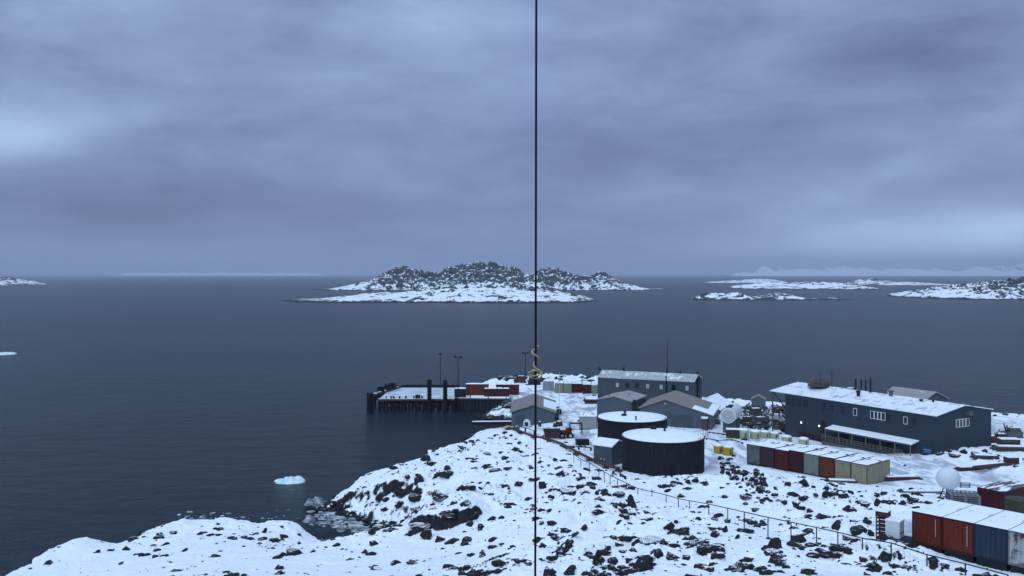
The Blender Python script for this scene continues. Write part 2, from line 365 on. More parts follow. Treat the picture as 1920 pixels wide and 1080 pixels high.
def _gz(px, py): 
    z = 6.0
    for _ in range(6):
        p = P(px, py, z); z = float(base_h(np.array([p.x]), np.array([p.y]))[0])
    return p
_rk = [(*_gz(a, b)[:2], r_, k) for a, b, r_, k in ROCKY]
_yd = [(*_gz(a, b)[:2], r_) for a, b, r_ in YARD]
def rocky(x, y):
    s = np.full(x.shape, .12)
    for cx, cy, r_, k in _rk: s = np.maximum(s, k*np.exp(-((x-cx)**2+(y-cy)**2)/(r_*r_)*.9))
    g = np.zeros(x.shape)
    for cx, cy, r_ in _yd: g = np.maximum(g, sst(-np.hypot(x-cx, y-cy), -r_*1.15, -r_*.75))
    return s*(1-g), g
HUM = [(*P(a_, b_, c_)[:2], r_, h_) for a_, b_, c_, r_, h_ in ((75,1044,4,1.8,.5),(152,1027,4,2.2,1.0),(290,1000,3.4,2.6,.9),(345,988,3.4,2.0,.7),(440,985,3.2,4.0,.5),(540,983,3.0,2.6,1.0),(30,1072,4,1.6,.3),(735,890,3.5,4,.5),(620,930,3,3,.7))]
CL = P(838, 1016, 5.4); CO = P(705, 985, 1)
def height(x, y):
    x = np.asarray(x, float); y = np.asarray(y, float)
    h = base_h(x, y); rk, yd = rocky(x, y)
    d = sdist(x, y) + 1.3*fbm(x*.16, y*.16, 4, .6)*(1-sst(-np.hypot(x+22, y-234), -24, -18))
    # smooth snow swells and rough rock under the snow
    h = h + .55*fbm(x*.055, y*.055, 3)*(1-yd)
    rr = np.clip(rk, 0, 1)
    rid = ridged(x*.19+3, y*.30, 4, .55)
    out = np.clip(rid-.55, 0, 2)
    h = h + rr*(1.15*out + .22*fbm(x*.7, y*.7, 3)) + (1-yd)*(.05+.13*rr)*fbm(x*1.9, y*1.9, 3, .6)
    # the rock face on the near side of the left mound
    q = np.hypot((x-CL.x)/5.4, (y-CL.y-6)/(7.0+.9*fbm(x*.35, y*.1, 3)+.9*fbm(x*1.3, y*.5, 3)))
    fr_ = np.exp(-((x-CL.x)/4.2)**4)*sst(-y, -CL.y-6, -CL.y-2)
    h = h + 1.7*(fr_*sst(-q, -1.0, -.82) + (1-fr_)*sst(-q, -1.15, -.25))*(1-.5*sst(y, CL.y+6, CL.y+16))
    for bx_, by_, br_, bh_ in HUM: h = h + bh_*np.exp(-(((x-bx_)**2+((y-by_)*.8)**2)/(br_*br_)))
    land = np.clip(h, .6, 40)
    s = np.clip(d/(2.3+6*np.exp(-((x-CO.x)**2+(y-CO.y)**2)/60)), 0, 1)**.6
    hl = -.5 + (land+.5)*s
    hs = -.5 + d*.55
    return np.where(d > 0, hl, np.maximum(hs, -6))
def gz(x, y): return float(height(np.array([x]), np.array([y]))[0])
def hit(px, py):       # where the sight line of a photo pixel meets the ground
    Ys = np.geomspace(30, 320, 700); xs = (px-960)/F*Ys; zs = CH-(py-HOR)*Ys/F
    g = height(xs, Ys); k = np.argmax(zs <= g)
    if zs[k] > g[k]: k = len(Ys)-1
    a = max(k-1, 0); da = zs[a]-g[a]; db = g[k]-zs[k]; f_ = da/(da+db) if da+db > 0 else 0
    Y = Ys[a]+(Ys[k]-Ys[a])*f_; x = (px-960)/F*Y; return Vector((x, Y, gz(x, Y)))
def grid_mesh(name, X, Y, Z, m, attr=None):
    nr, nc = X.shape; co = np.stack([X, Y, Z], -1).reshape(-1, 3).astype(np.float32)
    i = np.arange(nr*nc).reshape(nr, nc); f = np.stack([i[:-1, :-1], i[:-1, 1:], i[1:, 1:], i[1:, :-1]], -1).reshape(-1, 4)
    me = bpy.data.meshes.new(name); me.vertices.add(len(co)); me.vertices.foreach_set('co', co.ravel())
    me.loops.add(f.size); me.loops.foreach_set('vertex_index', f.ravel().astype(np.int32))
    me.polygons.add(len(f)); me.polygons.foreach_set('loop_start', np.arange(0, f.size, 4, dtype=np.int32)); me.polygons.foreach_set('loop_total', np.full(len(f), 4, np.int32))
    me.polygons.foreach_set('use_smooth', np.ones(len(f), bool)); me.update(calc_edges=True); me.materials.append(m)
    if attr is not None:
        for nm_, at_ in attr.items(): a = me.attributes.new(nm_, 'FLOAT', 'POINT'); a.data.foreach_set('value', at_.astype(np.float32).ravel())
    o = bpy.data.objects.new(name, me); COL.objects.link(o); return o
u = np.concatenate([np.linspace(-2.2, -.66, 60)[:-1], np.linspace(-.66, .66, 900), np.linspace(.66, 2.2, 60)[1:]])
Yr = np.concatenate([np.geomspace(6, 50, 40)[:-1], np.geomspace(50, 300, 820)])
YY, UU = np.meshgrid(Yr, u, indexing='ij'); XX = UU*YY
flat = height(XX.ravel(), YY.ravel()).reshape(XX.shape)
rk, yd_ = rocky(XX, YY)
gr = grid_mesh('ground', XX, YY, flat, M['ground'], {'rocky': rk, 'yard': yd_}); gr['kind'] = 'structure'

def sheet(name, s, z, m):
    o = MB().add([(-s,-s,z),(s,-s,z),(s,s,z),(-s,s,z)], [(0,1,2,3)]).build(name, m); o['kind'] = 'structure'; return o
sheet('sea', 60000, 0, M['sea'])

# ------------------------------------------------------------------ islands and far mountains
def island(name, base_row, depth, prof, m, rough=.3, nx=260, ny=60, freq=.02, tail=None, label=None):
    Y0 = F*CH/(base_row-HOR); Ym = Y0+depth*.42
    px = np.array([a for a, b in prof], float); top = np.array([b for a, b in prof], float)
    zt = np.maximum(CH-(top-HOR)*Ym/F, .5)*(1-rough*.26)
    xs = np.linspace(px[0]-3, px[-1]+3, nx); zz = np.interp(xs, px, zt, left=0, right=0)
    X = (xs-960)/F*Ym; v = np.linspace(-.15, 1.15, ny)
    V, XX_ = np.meshgrid(v, X, indexing='ij'); _, ZZ = np.meshgrid(v, zz, indexing='ij')
    edge = sst(np.minimum(xs-xs[0], xs[-1]-xs), 0, (xs[-1]-xs[0])*.12)
    half = .5*(.35+.65*edge)[None, :]*(1+.25*fbm(XX_*freq*.5, XX_*0+3.3, 3))
    Yw = Y0 + depth*V
    dist = 1-np.abs(V-.5)/half
    dome = np.clip(dist, -1, 1); sh = np.sign(dome)*np.abs(dome)**.6
    n = ridged(XX_*freq, Yw*freq, 5, .55)
    Z = ZZ*sh*(1-rough+rough*np.clip(n, -.2, 1.7)) + np.minimum(ZZ, 26)*.26*fbm(XX_*freq*4, Yw*freq*3, 3)*(dome > 0) 
    Z = np.where(dome < 0, dome*4-.3, Z - .2)
    o = grid_mesh(name, XX_, Yw, Z, m); o['kind'] = 'structure'; return o
island('island', 568, 210, [(530,563),(560,561),(600,560),(640,556),(700,550),(760,548),(830,544),(900,541),(950,541),(1000,545),(1060,549),(1095,556),(1122,565)], M['island_low'], .25, 420, 70, .025)
island('island', 545, 330, [(585,542),(620,541),(650,536),(690,527),(720,514),(745,505),(765,502),(785,507),(805,514),(825,512),(845,504),(870,500),(890,496),(910,499),(925,498),(945,503),(965,506),(985,513),(1002,517),
        (1018,508),(1035,505),(1055,510),(1070,513),(1090,522),(1108,520),(1122,514),(1140,515),(1158,526),(1185,535),(1215,541),(1258,543)], M['island'], .5, 520, 110, .016)
island('island', 562, 260, [(1697,558),(1725,550),(1760,544),(1800,537),(1850,532),(1920,527),(2000,520),(2120,520),(2200,545)], M['island'], .45, 360, 80, .03)
island('island', 563, 70, [(1300,556),(1320,550),(1350,551),(1390,550),(1405,556),(1430,555),(1460,550),(1490,554),(1510,559),(1540,560),(1560,558),(1585,562),(1605,563)], M['island'], .4, 300, 40, .05)
island('island', 543, 260, [(1375,537),(1420,533),(1450,531),(1480,532),(1520,530),(1570,531),(1610,535),(1645,541)], M['island_low'], .5, 260, 60, .02)
island('island', 531.5, 400, [(1328,529),(1360,527),(1400,525),(1440,523.5),(1470,527)], M['island'], .4, 160, 40, .012)
island('island', 535.5, 320, [(1607,531),(1622,526),(1636,521),(1650,526),(1680,529),(1720,529),(1760,532),(1795,534)], M['island'], .4, 200, 40, .012)
island('island', 536.5, 320, [(-60,519),(-20,518),(5,521),(20,525),(38,532)], M['island'], .4, 120, 40, .012)
island('island', 543.5, 60, [(1212,542),(1235,541),(1258,542.5)], M['island'], .4, 60, 20, .03)
def mountains(pts, Y0, dep, freq):
    xs_ = np.linspace(pts[0][0], pts[-1][0], 90); ys_ = np.interp(xs_, [q_[0] for q_ in pts], [q_[1] for q_ in pts]); ys_ = HOR-(HOR-ys_)*np.clip(.75+1.1*fbm(xs_*.045, xs_*0+8.1, 4, .6), .12, 1.7); pts = list(zip(xs_, ys_))
    o = island('mountains', HOR+F*CH/Y0, dep, pts, M['mount'], .45, 400, 60, freq); return o
mountains([(1380,512),(1420,507),(1465,500),(1490,503),(1520,504),(1560,502),(1600,500),(1640,503),(1680,503),(1730,502),(1765,506),(1800,509),(1830,504),(1870,500),(1920,499),(1990,496),(2080,505)], 17000, 1400, .0016)
mountains([(230,512.6),(280,511.5),(340,512),(400,511.2),(460,512),(520,512),(600,512.8)], 21000, 900, .002)

# ------------------------------------------------------------------ ice afloat
def lump(name, loc, sx_, sy_, sz_, m, seed, n=40, amp=.35, parent=None):
    v = np.linspace(-1, 1, n); VY, VX = np.meshgrid(v, v, indexing='ij'); r_ = np.hypot(VX, VY)
    h = np.clip(1-r_**2.2, -.4, 1)**1 if False else np.where(r_ < 1, np.sqrt(np.clip(1-r_**2.4, 0, 1)), -.4*(r_-1))
    h = h*(1+amp*fbm(VX*2.3+seed, VY*2.3, 4, .55)*2)*(1+.35*VX) - .12
    o = grid_mesh(name, VX*sx_, VY*sy_, h*sz_, m); o.location = loc; return o
p = P(543, 903, 0)
tag(lump('iceberg', (p.x, p.y, -.1), 2.7, 2.0, .62, M['ice'], 5.4, n=70, amp=.75), 'small pale blue ice floe drifting off the rocky snow point', 'iceberg')
p = P(8, 664, 0)
tag(lump('iceberg', (p.x-1, p.y, -.2), 6, 5, .8, M['ice'], 7.7, amp=.5), 'low white ice floe at the far left edge of the open water', 'iceberg')
def blob(mb, c, s, rz, sq=(1,1,1), jit=.28, sub=0):
    vs, fs = ICO[sub]; ca, sa = math.cos(rz), math.sin(rz)
    k = 1 + (rng.random(len(vs))-.5)*2*jit
    q = vs*k[:, None]*np.array(sq)*s
    x = q[:, 0]*ca-q[:, 1]*sa; y = q[:, 0]*sa+q[:, 1]*ca
    b = len(mb.v); mb.v += list(zip((x+c[0]).tolist(), (y+c[1]).tolist(), (q[:, 2]+c[2]).tolist()))
    mb.f += [tuple(int(i)+b for i in f) for f in fs]
def ico(sub):
    import bmesh
    bm = bmesh.new(); bmesh.ops.create_icosphere(bm, subdivisions=sub, radius=1)
    vs = np.array([v.co[:] for v in bm.verts]); fs = [[v.index for v in f.verts] for f in bm.faces]; bm.free(); return vs, fs
ICO = {0: ico(1), 1: ico(2), 2: ico(3)}
mb = MB()
for i in range(520):      # brash ice packed in the cove
    k = rng.random(); px = 596+k*140+rng.normal()*12; py = 962+k*36+rng.normal()*(11-4*k); p = P(px, py, 0)
    if gz(p.x, p.y) > .1: continue
    blob(mb, (p.x, p.y, 0), .12+rng.random()**3*.55, rng.random()*6, (1.4, 1, .16), .3)
for i in range(55):
    px = 330+rng.random()*290; py = 972-rng.random()**3*16; p = P(px, py, 0)
    if gz(p.x, p.y) > 0: continue
    blob(mb, (p.x, p.y, 0), .08+rng.random()**3*.35, rng.random()*6, (1.3, 1, .18), .3)
o = mb.build('brash_ice', M['brash']); o['kind'] = 'stuff'; tag(o, 'grey slushy broken ice packed into the cove and along the near shore', 'ice')
for (px, py, s, lb) in ((588, 946, 1.5, 'grey rounded ice block afloat beside the tip of the snow point'), (580, 978, 1.0, 'small pale ice block grounded at the mouth of the cove'), (380, 970, .55, 'small white ice chunk by the near snow bank')):
    p = P(px, py, 0); tag(lump('ice_block', (p.x, p.y, -.1), s, s*.8, s*.7, M['brash'], px*.1, 20), lb, 'ice block')

# ------------------------------------------------------------------ buildings
def frame_of(a, b):          # local frame: x from a to b, y away to the left of it
    d = Vector((b.x-a.x, b.y-a.y)); return math.atan2(d.y, d.x), d.length
def loc2(a, rz, x, y): c, s = math.cos(rz), math.sin(rz); return (a.x+x*c-y*s, a.y+x*s+y*c)
def wall_pix(a, rz, px, py, y=0.0, z0=0.0):   # photo pixel -> x along the front wall (local y = y) and height above z0
    c, s = math.cos(rz), math.sin(rz); ox, oy = a.x - y*s, a.y + y*c; k = (px-960)/F
    sx_ = (k*oy-ox)/(c-k*s); Y = oy+sx_*s; return sx_, CH-(py-HOR)*Y/F - z0
def side_pix(a, rz, L, px, py, z0=0.0):        # same for the end wall at local x = L: distance along local y
    c, s = math.cos(rz), math.sin(rz); ox, oy = a.x+L*c, a.y+L*s; k = (px-960)/F
    sy_ = (k*oy-ox)/(-s-k*c); Y = oy+sy_*c; return sy_, CH-(py-HOR)*Y/F - z0
def window(par, x, z, w_, h_, y=0.0, fm='dark', side=None, panes=1, pane_m='glass'):
    f = MB(); g = MB(); th = .07
    def bx(mb, x0, x1, y0, y1, z0, z1):
        if side is None: mb.box(x0, x1, y0, y1, z0, z1)
        else: mb.box(side-y1, side-y0, x0, x1, z0, z1)
    x0, x1, z0, z1 = x-w_/2, x+w_/2, z-h_/2, z+h_/2
    bx(f, x0-th, x1+th, y-.07, y+.02, z1, z1+th); bx(f, x0-th, x1+th, y-.07, y+.02, z0-th, z0)
    for xx in (x0-th, x1): bx(f, xx, xx+th, y-.07, y+.02, z0, z1)
    for i in range(1, panes): 
        xx = x0+w_*i/panes; bx(f, xx-.09, xx+.09, y-.068, y+.02, z0, z1)
    fo = f.build('window', M[fm], par); bx(g, x0, x1, y-.03, y+.01, z0, z1); g.build('pane', M[pane_m], fo); return fo
def slab_roof(par, W, L, ye, zl, zr, xr, zp, m, over=.35, th=.14, ridge_along='y', name='roof'):
    """ridge along local y: left eave height zl, right eave zr, peak zp at x = xr"""
    r_ = MB(); sl_ = (zp-zl)/xr; sr = (zp-zr)/(W-xr)
    pl = [(-over, zl-over*sl_), (xr, zp), (W+over, zr-over*sr), (W+over, zr-over*sr+th), (xr, zp+th), (-over, zl-over*sl_+th)]
    r_.prism(pl, -over, L+over); return r_.build(name, m, par)
def gable_y(name, label, a, rz, W, L, z0, hl, hr, xr, hp, wm, rm, over=.35):
    """gable wall faces the camera (local y = 0), ridge runs away along y"""
    o = thing(name, label, 'building', (a.x, a.y, z0), rz)
    MB().prism([(0,-2.5),(W,-2.5),(W,hr),(xr,hp),(0,hl)], 0, L).build('wall', wm, o)
    slab_roof(o, W, L, 0, hl, hr, xr, hp, rm, over)
    return o
def gable_x(name, label, a, rz, L, W, z0, he, hp, wm, rm, over=.3, xl=0.0, back=1.0):
    """long wall faces the camera, ridge runs along local x"""
    o = thing(name, label, 'building', (a.x, a.y, z0), rz)
    hb = hp-(hp-he)*back
    w_ = MB(); n = [(0,-2.5),(W,-2.5),(W,hb),(W/2,hp),(0,he)]
    w_.add([(0, y, z) for y, z in n]+[(L, y, z) for y, z in n], [(0,4,3,2,1),(5,6,7,8,9)]+[(i, (i+1) % 5, 5+(i+1) % 5, 5+i) for i in range(5)])
    w_.build('wall', wm, o)
    s = (hp-he)/(W/2); sb = (hp-hb)/(W/2); th = .14
    pl = [(-over, he-over*s), (W/2, hp), (W+over, hb-over*sb), (W+over, hb-over*sb+th), (W/2, hp+th), (-over, he-over*s+th)]
    r_ = MB(); n = len(pl); x0, x1 = -xl-over, L+over
    r_.add([(x0, y, z) for y, z in pl]+[(x1, y, z) for y, z in pl], [tuple(range(n-1,-1,-1)), tuple(range(n, 2*n))]+[(i, (i+1) % n, n+(i+1) % n, n+i) for i in range(n)])
    ro = r_.build('roof', rm, o); return o, ro

# --- the big navy building on the right
A0 = BIO_A; rzB, LB_ = frame_of(BIO_A, BIO_B); z0 = 6.0; he = 6.0; hp = 7.15; WB = 13.9
xw, _ = wall_pix(A0, rzB, 1472, 760)
A1 = Vector((*loc2(A0, rzB, xw, 0), 0)); LW = LB_-xw
bio, broof = gable_x('station_building', 'long navy blue two storey metal building with white framed windows on the right', A1, rzB, LW, WB, z0, he, hp, M['bio'], M['roof_white'], .25, xl=xw)
M['roof_white_bio'] = mat('snow_dusted_roof', (.2,.2,.21), .6, 0, roofmat('r', (.36,.37,.40), .66, 0, 1.0)); broof.data.materials[0] = M['roof_white_bio']
def bw(px, py, wpx, hpx, **k):
    x, z = wall_pix(A1, rzB, px, py, 0, z0); x1, _ = wall_pix(A1, rzB, px+wpx/2, py, 0, z0); x2, _ = wall_pix(A1, rzB, px-wpx/2, py, 0, z0)
    Y = loc2(A1, rzB, x, 0)[1]; return window(bio, x, z, abs(x1-x2), hpx*Y/F, **k)
CX = lambda x: 1420+x/3.84
CY = lambda y: 680+y/3.84
for x, y in ((225,275),(262,281),(300,287),(347,296),(480,317),(532,325),(612,340),(942,395),(1130,425)):
    bw(CX(x), CY(y), 4.6, 10.5)
bw(CX(705), CY(355), 5.6, 12.5, fm='white'); bw(CX(1068), CY(416), 6.2, 12.5, fm='white')
bw(CX(868), CY(381), 27, 13, fm='white', panes=4)
bw(CX(1108), CY(355)+300, 1, 1) if False else None
y_, z_ = side_pix(A1, rzB, LW, CX(1477), CY(433), z0); ya, _ = side_pix(A1, rzB, LW, CX(1430), CY(433), z0); yb, _ = side_pix(A1, rzB, LW, CX(1524), CY(433), z0)
window(bio, y_, z_, yb-ya-.1, 1.15, side=LW, fm='white', panes=4)
y_, z_ = side_pix(A1, rzB, LW, CX(1510), CY(362), z0)
MB().box(LW, LW+.7, y_-.45, y_+.45, z_-.3, z_+.35).build('vent_hood', M['steel'], bio)
for x, y in ((323,430),(452,455)):
    xx, zz = wall_pix(A1, rzB, CX(x), CY(y), 0, z0)
    l_ = MB().box(xx-.16, xx+.16, -.22, -.002, zz-.16, zz+.16).build('wall_lamp', M['dark'], bio); MB().box(xx-.15, xx+.15, -.27, -.222, zz-.15, zz+.15).build('lamp_lens', M['lamp'], l_)
xx, zz = wall_pix(A1, rzB, CX(476), CY(500), 0, z0)
d_ = MB().box(xx-.5, xx+.5, -.05, -.003, 0, 2.1).build('door', M['dark'], bio)
# canopy over the loading deck
xa, za = wall_pix(A1, rzB, CX(545), CY(455), 0, z0); xb, zb = wall_pix(A1, rzB, CX(1165), CY(566), 0, z0); zc = (za+zb)/2; dep = 2.1
cn = MB(); cn.add([(xa, -dep, zc-.45), (xb, -dep, zc-.45), (xb, -.003, zc), (xa, -.003, zc), (xa, -dep, zc-.27), (xb, -dep, zc-.27), (xb, -.003, zc+.18), (xa, -.003, zc+.18)], [(0,3,2,1),(4,5,6,7),(0,1,5,4),(1,2,6,5),(2,3,7,6),(3,0,4,7)])
cn.build('canopy', M['snow'], bio)
MB().box(xa, xb, -dep-.06, -dep-.003, zc-.52, zc-.30).build('fascia', M['steel'], bio)
for i in range(7):
    x = xa+.1+(xb-xa-.2)*i/6; MB().box(x-.06, x+.06, -dep+.05, -dep+.17, -.5, zc-.47).build('post', M['rail'], bio)
rl = MB()
DK = 1.05
for z in (.55, .85, 1.15): rl.tube((xa-.5, -dep-.1, z-DK), (xb-1.5, -dep-.1, z-DK), .035, 5)
for i in range(22): x = xa-.5+(xb-1-xa)*i/21; rl.tube((x, -dep-.1, -DK), (x, -dep-.1, 1.15-DK), .035, 5)
rl.build('railing', M['rail'], bio)
MB().box(xa-.5, xb-1.5, -dep-.12, -.003, -3, .05-DK).build('deck', M['steel'], bio)
for i, x in enumerate((xa+2.2, xa+6.4, xa+11)):
    MB().box(x, x+1.0, -.05, -.003, .06-DK, 1.15).build('door', M['dark'], bio)
# open end under the roof: posts, brace, stair landing
for y in (0.05, WB/2, WB-.2): MB().box(-xw, -xw+.18, y, y+.18, -3, he+ (0 if y != WB/2 else 1.0)).build('corner_post', M['steel'], bio)
MB().tube((-xw+.3, .1, he-.1), (-.1, .1, he-2.7), .11, 6).build('brace', M['dark'], bio)
MB().box(-xw, -.003, .3, WB-.3, he-3.2, he-3.0).build('landing', M['wood'], bio)
# on the roof
def roofz(y): return he+(hp-he)*(1-abs(y-WB/2)/(WB/2))+.14
def roof_at(px, py):      # local x, y on the front roof slope for a photo pixel
    best = None
    for y in np.linspace(0, WB, 120):
        x, z = wall_pix(A1, rzB, px, py, y, z0); e_ = abs(z-roofz(y))
        if best is None or e_ < best[0]: best = (e_, x, y)
    return best[1], best[2]
x, y = roof_at(CX(440), CY(180)); y = max(y, 4.5); z = roofz(y)
pf = MB(); n = 10; rr = 1.9
pf.lathe([(rr,0.25),(rr,.4)], n, (x, y, z)); 
for k in range(n):
    an = 2*math.pi*k/n; c_, s_ = x+rr*math.cos(an), y+rr*math.sin(an); pf.tube((c_, s_, z-.1), (c_, s_, z+1.35), .035, 5)
    a2 = 2*math.pi*(k+1)/n
    for h in (.85, 1.35): pf.tube((c_, s_, z+h), (x+rr*math.cos(a2), y+rr*math.sin(a2), z+h), .035, 5)
pf.lathe([(rr+.02,.42),(rr+.02,.62)], n, (x, y, z), caps=False)
pt = thing('roof_platform', 'round railed lookout platform on the snowy roof of the navy building', 'platform'); pt.matrix_world = Matrix.Translation((A1.x, A1.y, z0)) @ Matrix.Rotation(rzB, 4, 'Z')
pf.build('deck_and_rails', M['wood'], pt)
eq = MB().box(x-1.7, x-1.1, y-.3, y+.3, z+.4, z+1.6).box(x-.2, x+.5, y+.4, y+1, z+.4, z+1.1); eq.build('instrument', M['rail'], pt)
an = MB().tube((x+.4, y, z), (x+.4, y, z+2.7), .04, 6); an.build('antenna', M['dark'], pt)
a_ = MB().tube((x+2.6, y+.6, z-.2), (x+2.6, y+.6, z+3.6), .05, 6).tube((x+2.1, y+.6, z+2.5), (x+3.1, y+.6, z+2.5), .03, 5).tube((x+2.3, y+.6, z+3.1), (x+2.9, y+.6, z+3.1), .03, 5)
o = a_.build('antenna_mast', M['dark'], None, (A1.x, A1.y, z0), rzB); tag(o, 'thin dark antenna mast with cross arms beside the round roof platform', 'antenna')
for i, (sx1, sy0, sy1) in enumerate(((708,185,125),(748,195,130),(780,200,135),(815,205,125))):
    x, y = roof_at(CX(sx1), CY(sy0+8)); z = roofz(y); h = (sy1-sy0)/3.84*-160/F
    s_ = MB().tube((x, y, z-.3), (x, y, z+h+.5), .17, 10).lathe([(.27,0),(.27,.12)], 10, (x, y, z-.02)).build('exhaust_stack', M['dark'], bio)
for (vx, vy, s, wm) in ((727,240,.38,'dark'),(962,238,.42,'steel'),(922,205,.38,'steel'),(670,178,.5,'white'),(1180,276,.35,'dark'),(1266,284,.2,'dark')):
    x, y = roof_at(CX(vx), CY(vy)); z = roofz(y); hh = .9 if vx in (727,962,922) else .3
    v_ = MB().lathe([(s*.75,-.2),(s*.75,hh*.7),(s*1.1,hh*.72),(s*1.1,hh),(s*.3,hh*1.12)], 14, (x, y, z)); v_.build('roof_vent', M[wm], bio)
# blue board by the end of the canopy
x, z = wall_pix(A1, rzB, CX(1225), CY(634), -.4, z0)
sg = thing('sign_board', 'blue board with pale lettering leaning on the navy building', 'sign', (*loc2(A1, rzB, x, -.4), z0+z-.55), rzB)
MB().box(-.85, .85, -.04, .04, 0, 1.1).build('board', M['blue_sign'], sg)
g_ = MB(); xs = -.6
for i in range(9): g_.box(xs, xs+.07, -.05, -.042, .58, .74); g_.box(xs, xs+.10, -.05, -.042, .30+(i % 3)*.02, .36+(i % 3)*.02); xs += .135
g_.build('lettering', M['lgrey'], sg)
for x in (-.8, .72): MB().box(x, x+.08, -.02, .02, -1.4, 0).build('leg', M['steel'], sg)

# --- low building behind the navy one
a = PY(1655, 745, 178); o, r_ = gable_x('annex_building', 'small grey roofed annex seen behind the navy building roof', Vector((a.x, a.y, 0)), rzB, 9, 7, 4, 6.2, 7.6, M['slate'], M['roof_grey'], .3)

# --- the tall blue grey building in the middle
a = P(1120.6, 707.5, 11.2); b = P(1300.8, 716.5, 11.2); rz, L = frame_of(a, b); z0 = 3.8; he = 7.4; W = 7.6
gwr, gro = gable_x('station_building', 'tall slate blue two storey building with a row of seven small windows', a, rz, L, W, z0, he, 8.55, M['slate'], M['roof_snowy'], .15)
M['roof_gwr'] = mat('streaked_metal_roof', (.2,.2,.21), .6, 0, roofmat('r', (.42,.42,.42), .42, 0, 1.0)); gro.data.materials[0] = M['roof_gwr']
DX = lambda x: 1080+x/4.8
DY = lambda y: 640+y/4.8
for i, (x, y) in enumerate(((373,392),(460,395),(547,398),(645,403),(767,411),(880,415),(1000,421))):
    xx, zz = wall_pix(a, rz, DX(x), DY(y), 0, z0); window(gwr, xx, zz, .72, 1.0, pane_m='lgrey' if i in (0,3,4,6) else 'glass', fm='dark')
xx, _ = wall_pix(a, rz, DX(815), 740, 0, z0); MB().tube((xx, -.35, 0), (xx, -.35, he+1.1), .13, 8).build('flue', M['dark'], gwr)
for x, d in ((213,0),(432,.2),(820,.2),(937,0),(1093,0)):
    xx, _ = wall_pix(a, rz, DX(x), 700, W/2, z0); MB().tube((xx, W/2, 8.5), (xx, W/2, 9.3+d), .2, 8).build('roof_vent', M['dark'], gwr)
xx, _ = wall_pix(a, rz, DX(873), 700, W/2, z0)
MB().tube((xx, W/2, 8.5), (xx, W/2, 10.1), .04, 6).tube((xx-1, W/2, 10), (xx+.8, W/2, 10.1), .03, 5).build('roof_antenna', M['steel'], gwr)
xx, _ = wall_pix(a, rz, 1241, 700, W/2+.5, z0); q = loc2(a, rz, xx, W/2+5)
MB_ = MB().tube((0,0,0), (0,0,11.2), .13, 8, .09).tube((0,0,11.2), (0,0,15.2), .06, 6); zt = CH-(640-HOR)*q[1]/F
o = MB().tube((0,0,-2), (0,0,(zt-3)*.7), .13, 8, .10).tube((0,0,(zt-3)*.7), (0,0,zt-3), .07, 6).build('radio_mast', M['dark'], None, (q[0], q[1], 3)); tag(o, 'tall thin dark radio mast behind the slate blue building', 'mast')
MB().box(L, L+.25, W*.35, W*.6, 0, he+.9).build('wall_duct', M['dark'], gwr)
MB().box(1.4, 2.6, -.05, -.003, 1.6, 2.5).build('vent_grille', M['dark'], gwr)

# --- workshop with three gables next to it
al = P(1119.6, 749.4, 9.0); ar = P(1184, 753.4, 9.0); rz, W = frame_of(al, ar); z0 = 4.0
shop = gable_y('workshop', 'low blue grey gabled workshop tucked between the tall building and the rear tank', al, rz, W, 9.5, z0, 5, 5, W*.5, 5.8, M['slate2'], M['roof_grey'], .25)
for (x, y) in ((1.5,3),(3.6,2),(5,5)): MB().tube((x, y, 5.2), (x, y, 6.05), .08, 6).build('roof_vent', M['dark'], shop)
xx, _ = wall_pix(al, rz, 1189, 760, -.8, z0)
o = thing('flue_stack', 'dark square flue standing between the workshop and the brown roofed garage', 'chimney', (*loc2(al, rz, xx, -.8), z0), rz)
MB().box(-.22,.22,-.22,.22,0,4.6).build('shaft', M['dark'], o); MB().lathe([(.2,0),(.26,.5),(.3,.55),(.3,.9)], 10, (0,0,4.6)).build('cap', M['dark'], o)
# wing to the right of the workshop roof
# --- brown roofed garage
al = Vector((24.5, 174, 0)); rzg = math.radians(-18.4); z0 = 4.9; Wg = 13.6; zl, zr, zp = 3.4, 2.6, 5.2; xr = 4.9
gar = gable_y('garage', 'wide blue grey garage with a long brown metal roof sloping to the right', al, rzg, Wg, 13.5, z0, zl, zr, xr, zp, M['slate2'], M['roof_brown'], .3)
MB().lathe([(.18,0),(.18,.1)], 10, (0,0,0)).build('gable_lamp', M['lgrey'], gar, (xr, -.12, zp-.7)).rotation_euler = (R(90),0,0)
s_ = (zp-zr)/(Wg-xr)
MB().prism([(Wg-3.6, zp-s_*(Wg-3.6-xr)+.16), (Wg+.32, zp-s_*(Wg+.32-xr)+.16), (Wg+.32, zp-s_*(Wg+.32-xr)+.26), (Wg-3.6, zp-s_*(Wg-3.6-xr)+.22)], -.28, 4.0).build('snow_patch', M['snow'], gar)
MB().prism([(Wg-1.2, zp-s_*(Wg-1.2-xr)+.16), (Wg+.3, zp-s_*(Wg+.3-xr)+.16), (Wg+.3, zp-s_*(Wg+.3-xr)+.24), (Wg-1.2, zp-s_*(Wg-1.2-xr)+.2)], 4.5, 13).build('snow_patch', M['snow'], gar)
x_, z_ = wall_pix(al, rzg, 1278, 797, 0, z0); MB().box(x_-2.1, x_+2.1, -.06, -.003, 0, 2.5).build('garage_door', M['slate'], gar)
x_, z_ = wall_pix(al, rzg, 1322, 797, 0, z0); MB().box(x_-.5, x_+.5, -1.1, -.003, 0, 2.15).build('entrance_hut', M['wood'], gar)
MB().box(x_-.6, x_+.6, -1.2, -.02, 2.16, 2.4).build('hut_snow', M['snow'], gar)
# --- roof just right of the tall building
a = PY(1318, 760, 190); o = gable_y('storage_building', 'low snow roofed shed to the right of the tall slate building', Vector((a.x-1, a.y, 0)), R(-25), 4.4, 11, 3.6, 3.4, 2.3, 1.6, 4.1, M['slate'], M['snow'], .3)
